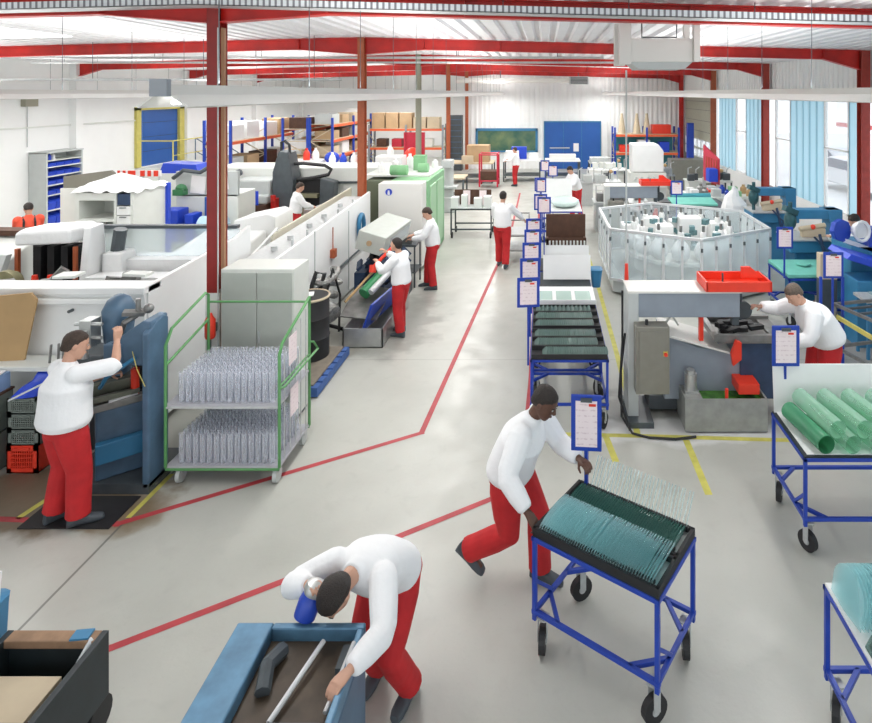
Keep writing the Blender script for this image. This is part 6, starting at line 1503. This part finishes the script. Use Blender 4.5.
bx('white carton at the left on the white packing table', -1.5, 27.5, .952, .6, .5, .4, 'white'); bx('blue tub on the white packing table at the far end', -1.2, 27.9, .952, .7, .4, .55, 'bluebin', 'box', 'plastic_tub')
bx('small white carton at the right end of the white packing table', -.5, 27.5, .952, .4, .4, .3, 'white'); bx('low white tray on the table before the blue door', .8, 27.4, .952, 1.2, .6, .25, 'white', 'tray', 'white_tray')
bx('green-white tray right of the blue back door', 2.5, 27.5, .86, .9, .6, .2, 'lgrey', 'tray', 'grey_tray'); table('small grey table right before the blue back door', 2.0, 3.0, 27.0, 28.0, .86, 'lgrey')
t = thing('red_frame_cart', 'red tube frame cart with grey sacks left of the far end of the aisle', 'cart', (-2.4, 25.5, 0))
mb = MB()
for x_ in (-2.75, -2.0):
    for y_ in (25.2, 26.0): mb.rod((x_, y_, 0.05), (x_, y_, 1.45), .035)
for z in (.3, 1.4): mb.rod((-2.75, 25.2, z), (-2.0, 25.2, z), .03).rod((-2.75, 26, z), (-2.0, 26, z), .03).rod((-2.75, 25.2, z), (-2.75, 26, z), .03).rod((-2.0, 25.2, z), (-2.0, 26, z), .03)
mb.build('frame', 'dred', t); MB().box(-2.72, -2.03, 25.25, 25.95, .3, .7).build('load', 'brown', t)
t = thing('column_drill', 'pale grey pillar machine standing left of the aisle before the packing tables', 'machine', (-3.1, 22.2, 0))
MB().rod((-3.25, 20.3, 0), (-3.25, 20.3, 1.5), .16, seg=16).box(-3.5, -3.0, 20.0, 20.6, 0, .5).box(-3.45, -3.1, 19.9, 20.5, 1.5, 1.75).box(-3.55, -2.95, 19.95, 20.5, .8, .88).build('body', 'lgrey', t, bevel=.02)
# right back racks
rack('orange-beamed rack against the back wall right of the blue door', 3.45, 6.6, 29.6, 30.7, (1.05, 1.95), up=2.3, bays=2)
MBt = MB().box(3.5, 6.5, 30.6, 30.65, .1, 1.9); single('teal_backing', 'tealp', MBt, 'teal panel behind the orange-beamed rack on the back wall', 'panel', loc=(5, 30.7, 0))
for k, (x_, lab) in enumerate(((3.85, 'left tall cream container on top of the back right rack'), (4.6, 'middle tall cream container on top of the back right rack'), (5.1, 'right tall cream container on top of the back right rack'))):
    single('tall_container', 'cartonl', MB().lathe((0, 0, 0), [(.2, 0), (.16, .3), (.08, .8), (.06, 1.0)], 12), lab, 'container', smooth=True).location = (x_, 30.1, 1.972)
bx('red crate at the right on top of the back right rack', 5.8, 30.1, 1.972, .9, .7, .45, 'redbright', 'crate', 'plastic_crate'); bx('blue box on the lower level of the back right rack', 5.9, 29.9, 1.072, .5, .5, .5, 'bluebin'); bx('red box on the lower level of the back right rack', 4.0, 29.9, 1.072, .6, .5, .35, 'redbright')
bx('white roll box on the lower level of the back right rack', 4.9, 29.9, 1.072, .6, .5, .6, 'white')
t = thing('blue_post', 'blue upright frame beside the far right gate', 'post', (6.9, 28.0, 0)); MB().box(6.65, 6.95, 28.0, 28.2, 0, 2.6).build('upright', 'blue', t)
bx('grey-brown low case before the olive gate', 5.9, 24.6, 0, 1.6, .8, 1.3, 'stain', 'box', 'machine_case')
# ================================================================== PEOPLE IN PLACE
# man pushing the cart (walking right, torso leaning forward)
yA = yw(.93, -.37); pA = (-.27, 4.92)
person('man in white shirt and red trousers pushing the blue cart of glass plates, centre foreground', *pA, yA, 1.80, torso=(.0, .44, .90), pelvis=(0, -.02, .88),
       LH=wl(*pA, yA, 1.8, (.27, 4.76, 1.10)), RH=wl(*pA, yA, 1.8, (-.13, 4.40, .93)), LF=(-.1, .20, 0), RF=(.1, -.34, .14), lift=(0, .5), look=(.1, .85, -.5), skin='skind', hair='hair', vox=.0085, bulk=1.12, curl=1.0)
# bending man, bottom centre
yB = yw(-.34, -.94); pB = (-1.04, 3.98)
person('dark-haired man in white shirt bending over the mould box with a grinder, bottom centre', *pB, yB, 1.72, torso=(.0, .86, .48), pelvis=(0, -.06, .82),
       RH=wl(*pB, yB, 1.72, (-1.40, 3.55, 1.09)), LH=wl(*pB, yB, 1.72, (-1.03, 3.16, .96)), LF=(-.14, -.05, 0), RF=(.14, -.10, 0), look=(.12, .40, -.9), neck=(0, .92, .08), hair='hair', vox=.0085, curl=.9, bulk=1.02)
# man at the milling machine, seen from behind
yL = yw(.5, .85); pL = (-4.45, 5.58)
person('man in white shirt and red trousers seen from behind at the blue milling machine', *pL, yL, 1.78, torso=(-.08, .10, .98), pelvis=(.0, -.02, .93),
       LH=wl(*pL, yL, 1.78, (-4.42, 6.05, 1.16)), RH=wl(*pL, yL, 1.78, (-4.18, 5.86, 1.58)), LF=(-.13, -.04, 0), RF=(.13, .04, 0), ltoe=0, rtoe=-.5, look=(.35, .9, -.3), hair='hairb', vox=.0085, sleeve=.5, curl=1.1, bulk=1.22, rpole=(.8, .1, -.5), handd=(None, (0, .1, 1)))
# man at the grinder
yD = yw(-.8, .25)
person('dark-haired man in white shirt reaching into the belt grinding machine', -2.38, 9.95, yD, 1.62, torso=(0, .10, .99), LH=(-.12, .42, 1.28), RH=(.16, .40, 1.40), LF=(-.12, -.05, 0), RF=(.12, .08, 0), look=(0, .95, .1), hair='hair', vox=.012, curl=.8)
yF = yw(-.95, -.1)
person('man in white shirt working at the bench in front of the green machine', -2.3, 12.3, yF, 1.70, torso=(0, .12, .98), LH=(-.15, .42, 1.08), RH=(.15, .42, 1.1), LF=(-.12, -.02, 0), RF=(.12, .12, 0), look=(0, .8, -.5), hair='hairb', vox=.013)
person('man in white shirt walking away along the aisle, pushing the tube cart', -.98, 13.8, yw(.12, 1), 1.76, torso=(.0, .08, .99), LH=(-.12, .4, 1.05), RH=(.42, .38, 1.03), LF=(-.1, .12, 0), RF=(.1, -.16, 0), look=(0, 1, -.1), hair='hair', vox=.013)
person('worker in red dungarees over a white shirt at the far end of the aisle', -1.25, 25.8, yw(-1, .3), 1.70, LH=(-.1, .4, 1.1), RH=(.15, .4, 1.15), hair='hairb', vox=.018, vest=None, look=(0, 1, -.2))
person('worker in white shirt and red trousers leaning over the white topped cart', 1.02, 19.2, yw(-1, -.5), 1.75, torso=(0, .35, .93), LH=(-.15, .5, 1.1), RH=(.18, .48, 1.12), LF=(-.12, -.08, 0), RF=(.12, .1, 0), look=(0, .8, -.55), hair='hair', vox=.016)
person('worker in white shirt and red trousers standing at the machining centre on the left', -6.45, 15.5, yw(.75, .5), 1.72, torso=(0, .12, .98), LH=(-.12, .42, 1.05), RH=(.15, .42, 1.05), look=(0, .85, -.4), hair='hairb', vox=.014)
person('person in orange-red top with black straps at the left edge behind the hooded machine', -10.75, 12.5, yw(-.6, .6), 1.74, torso=(0, .12, .99), LH=(-.15, .45, 1.0), RH=(.15, .45, 1.0), look=(0, .8, -.5), hair='hair', vox=.014, vest='vest', straps=True)
# man leaning at the saw
yR = yw(-1, -.12)
person('grey-haired man in white shirt leaning over the table of the grey saw, right', 3.38, 7.32, yR, 1.80, torso=(.0, .62, .80), pelvis=(0, -.05, .98), LH=(-.12, .50, 1.0), RH=(.30, .62, 1.28), LF=(-.13, -.02, 0), RF=(.13, .05, 0), look=(-.15, .75, -.65), hair='hairg', vox=.0095, bulk=1.28, curl=.7)
person('worker in white bending at the blue machine, cut off by the right edge', 5.78, 10.95, yw(-1, -.4), 1.86, torso=(0, .22, .97), LH=(-.1, .5, 1.25), RH=(.2, .5, 1.3), look=(0, .8, -.5), hair='hair', vox=.013)

# ================================================================== CAMERA, WORLD
cam = bpy.data.cameras.new('camera'); co = bpy.data.objects.new('camera', cam); C.objects.link(co)
co.location = (0, 0, H); co.rotation_euler = (PI / 2, 0, 0)
cam.sensor_fit = 'HORIZONTAL'; cam.sensor_width = 36; cam.lens = 36 * F / 872
cam.shift_x = (436 - VX) / 872; cam.shift_y = -(361.5 - VY) / 872
cam.clip_end = 300
bpy.context.scene.camera = co
w = bpy.data.worlds.new('daylight'); bpy.context.scene.world = w; w.use_nodes = True
bg = w.node_tree.nodes['Background']; bg.inputs[0].default_value = (.93, .97, 1, 1); bg.inputs[1].default_value = 1.6
def area(name, loc, rot, sx, sy, e, col=(1, 1, 1)):
    ld = bpy.data.lights.new(name, 'AREA'); ld.shape = 'RECTANGLE'; ld.size = sx; ld.size_y = sy; ld.energy = e; ld.color = col
    o = bpy.data.objects.new(name, ld); C.objects.link(o); o.location = loc; o.rotation_euler = rot
sc_ = bpy.context.scene
sc_.view_settings.view_transform = 'Standard'; sc_.view_settings.look = 'None'; sc_.view_settings.gamma = 1; sc_.view_settings.exposure = 0.3
sc_.view_settings.use_curve_mapping = False
sc_.cycles.transparent_max_bounces = 24
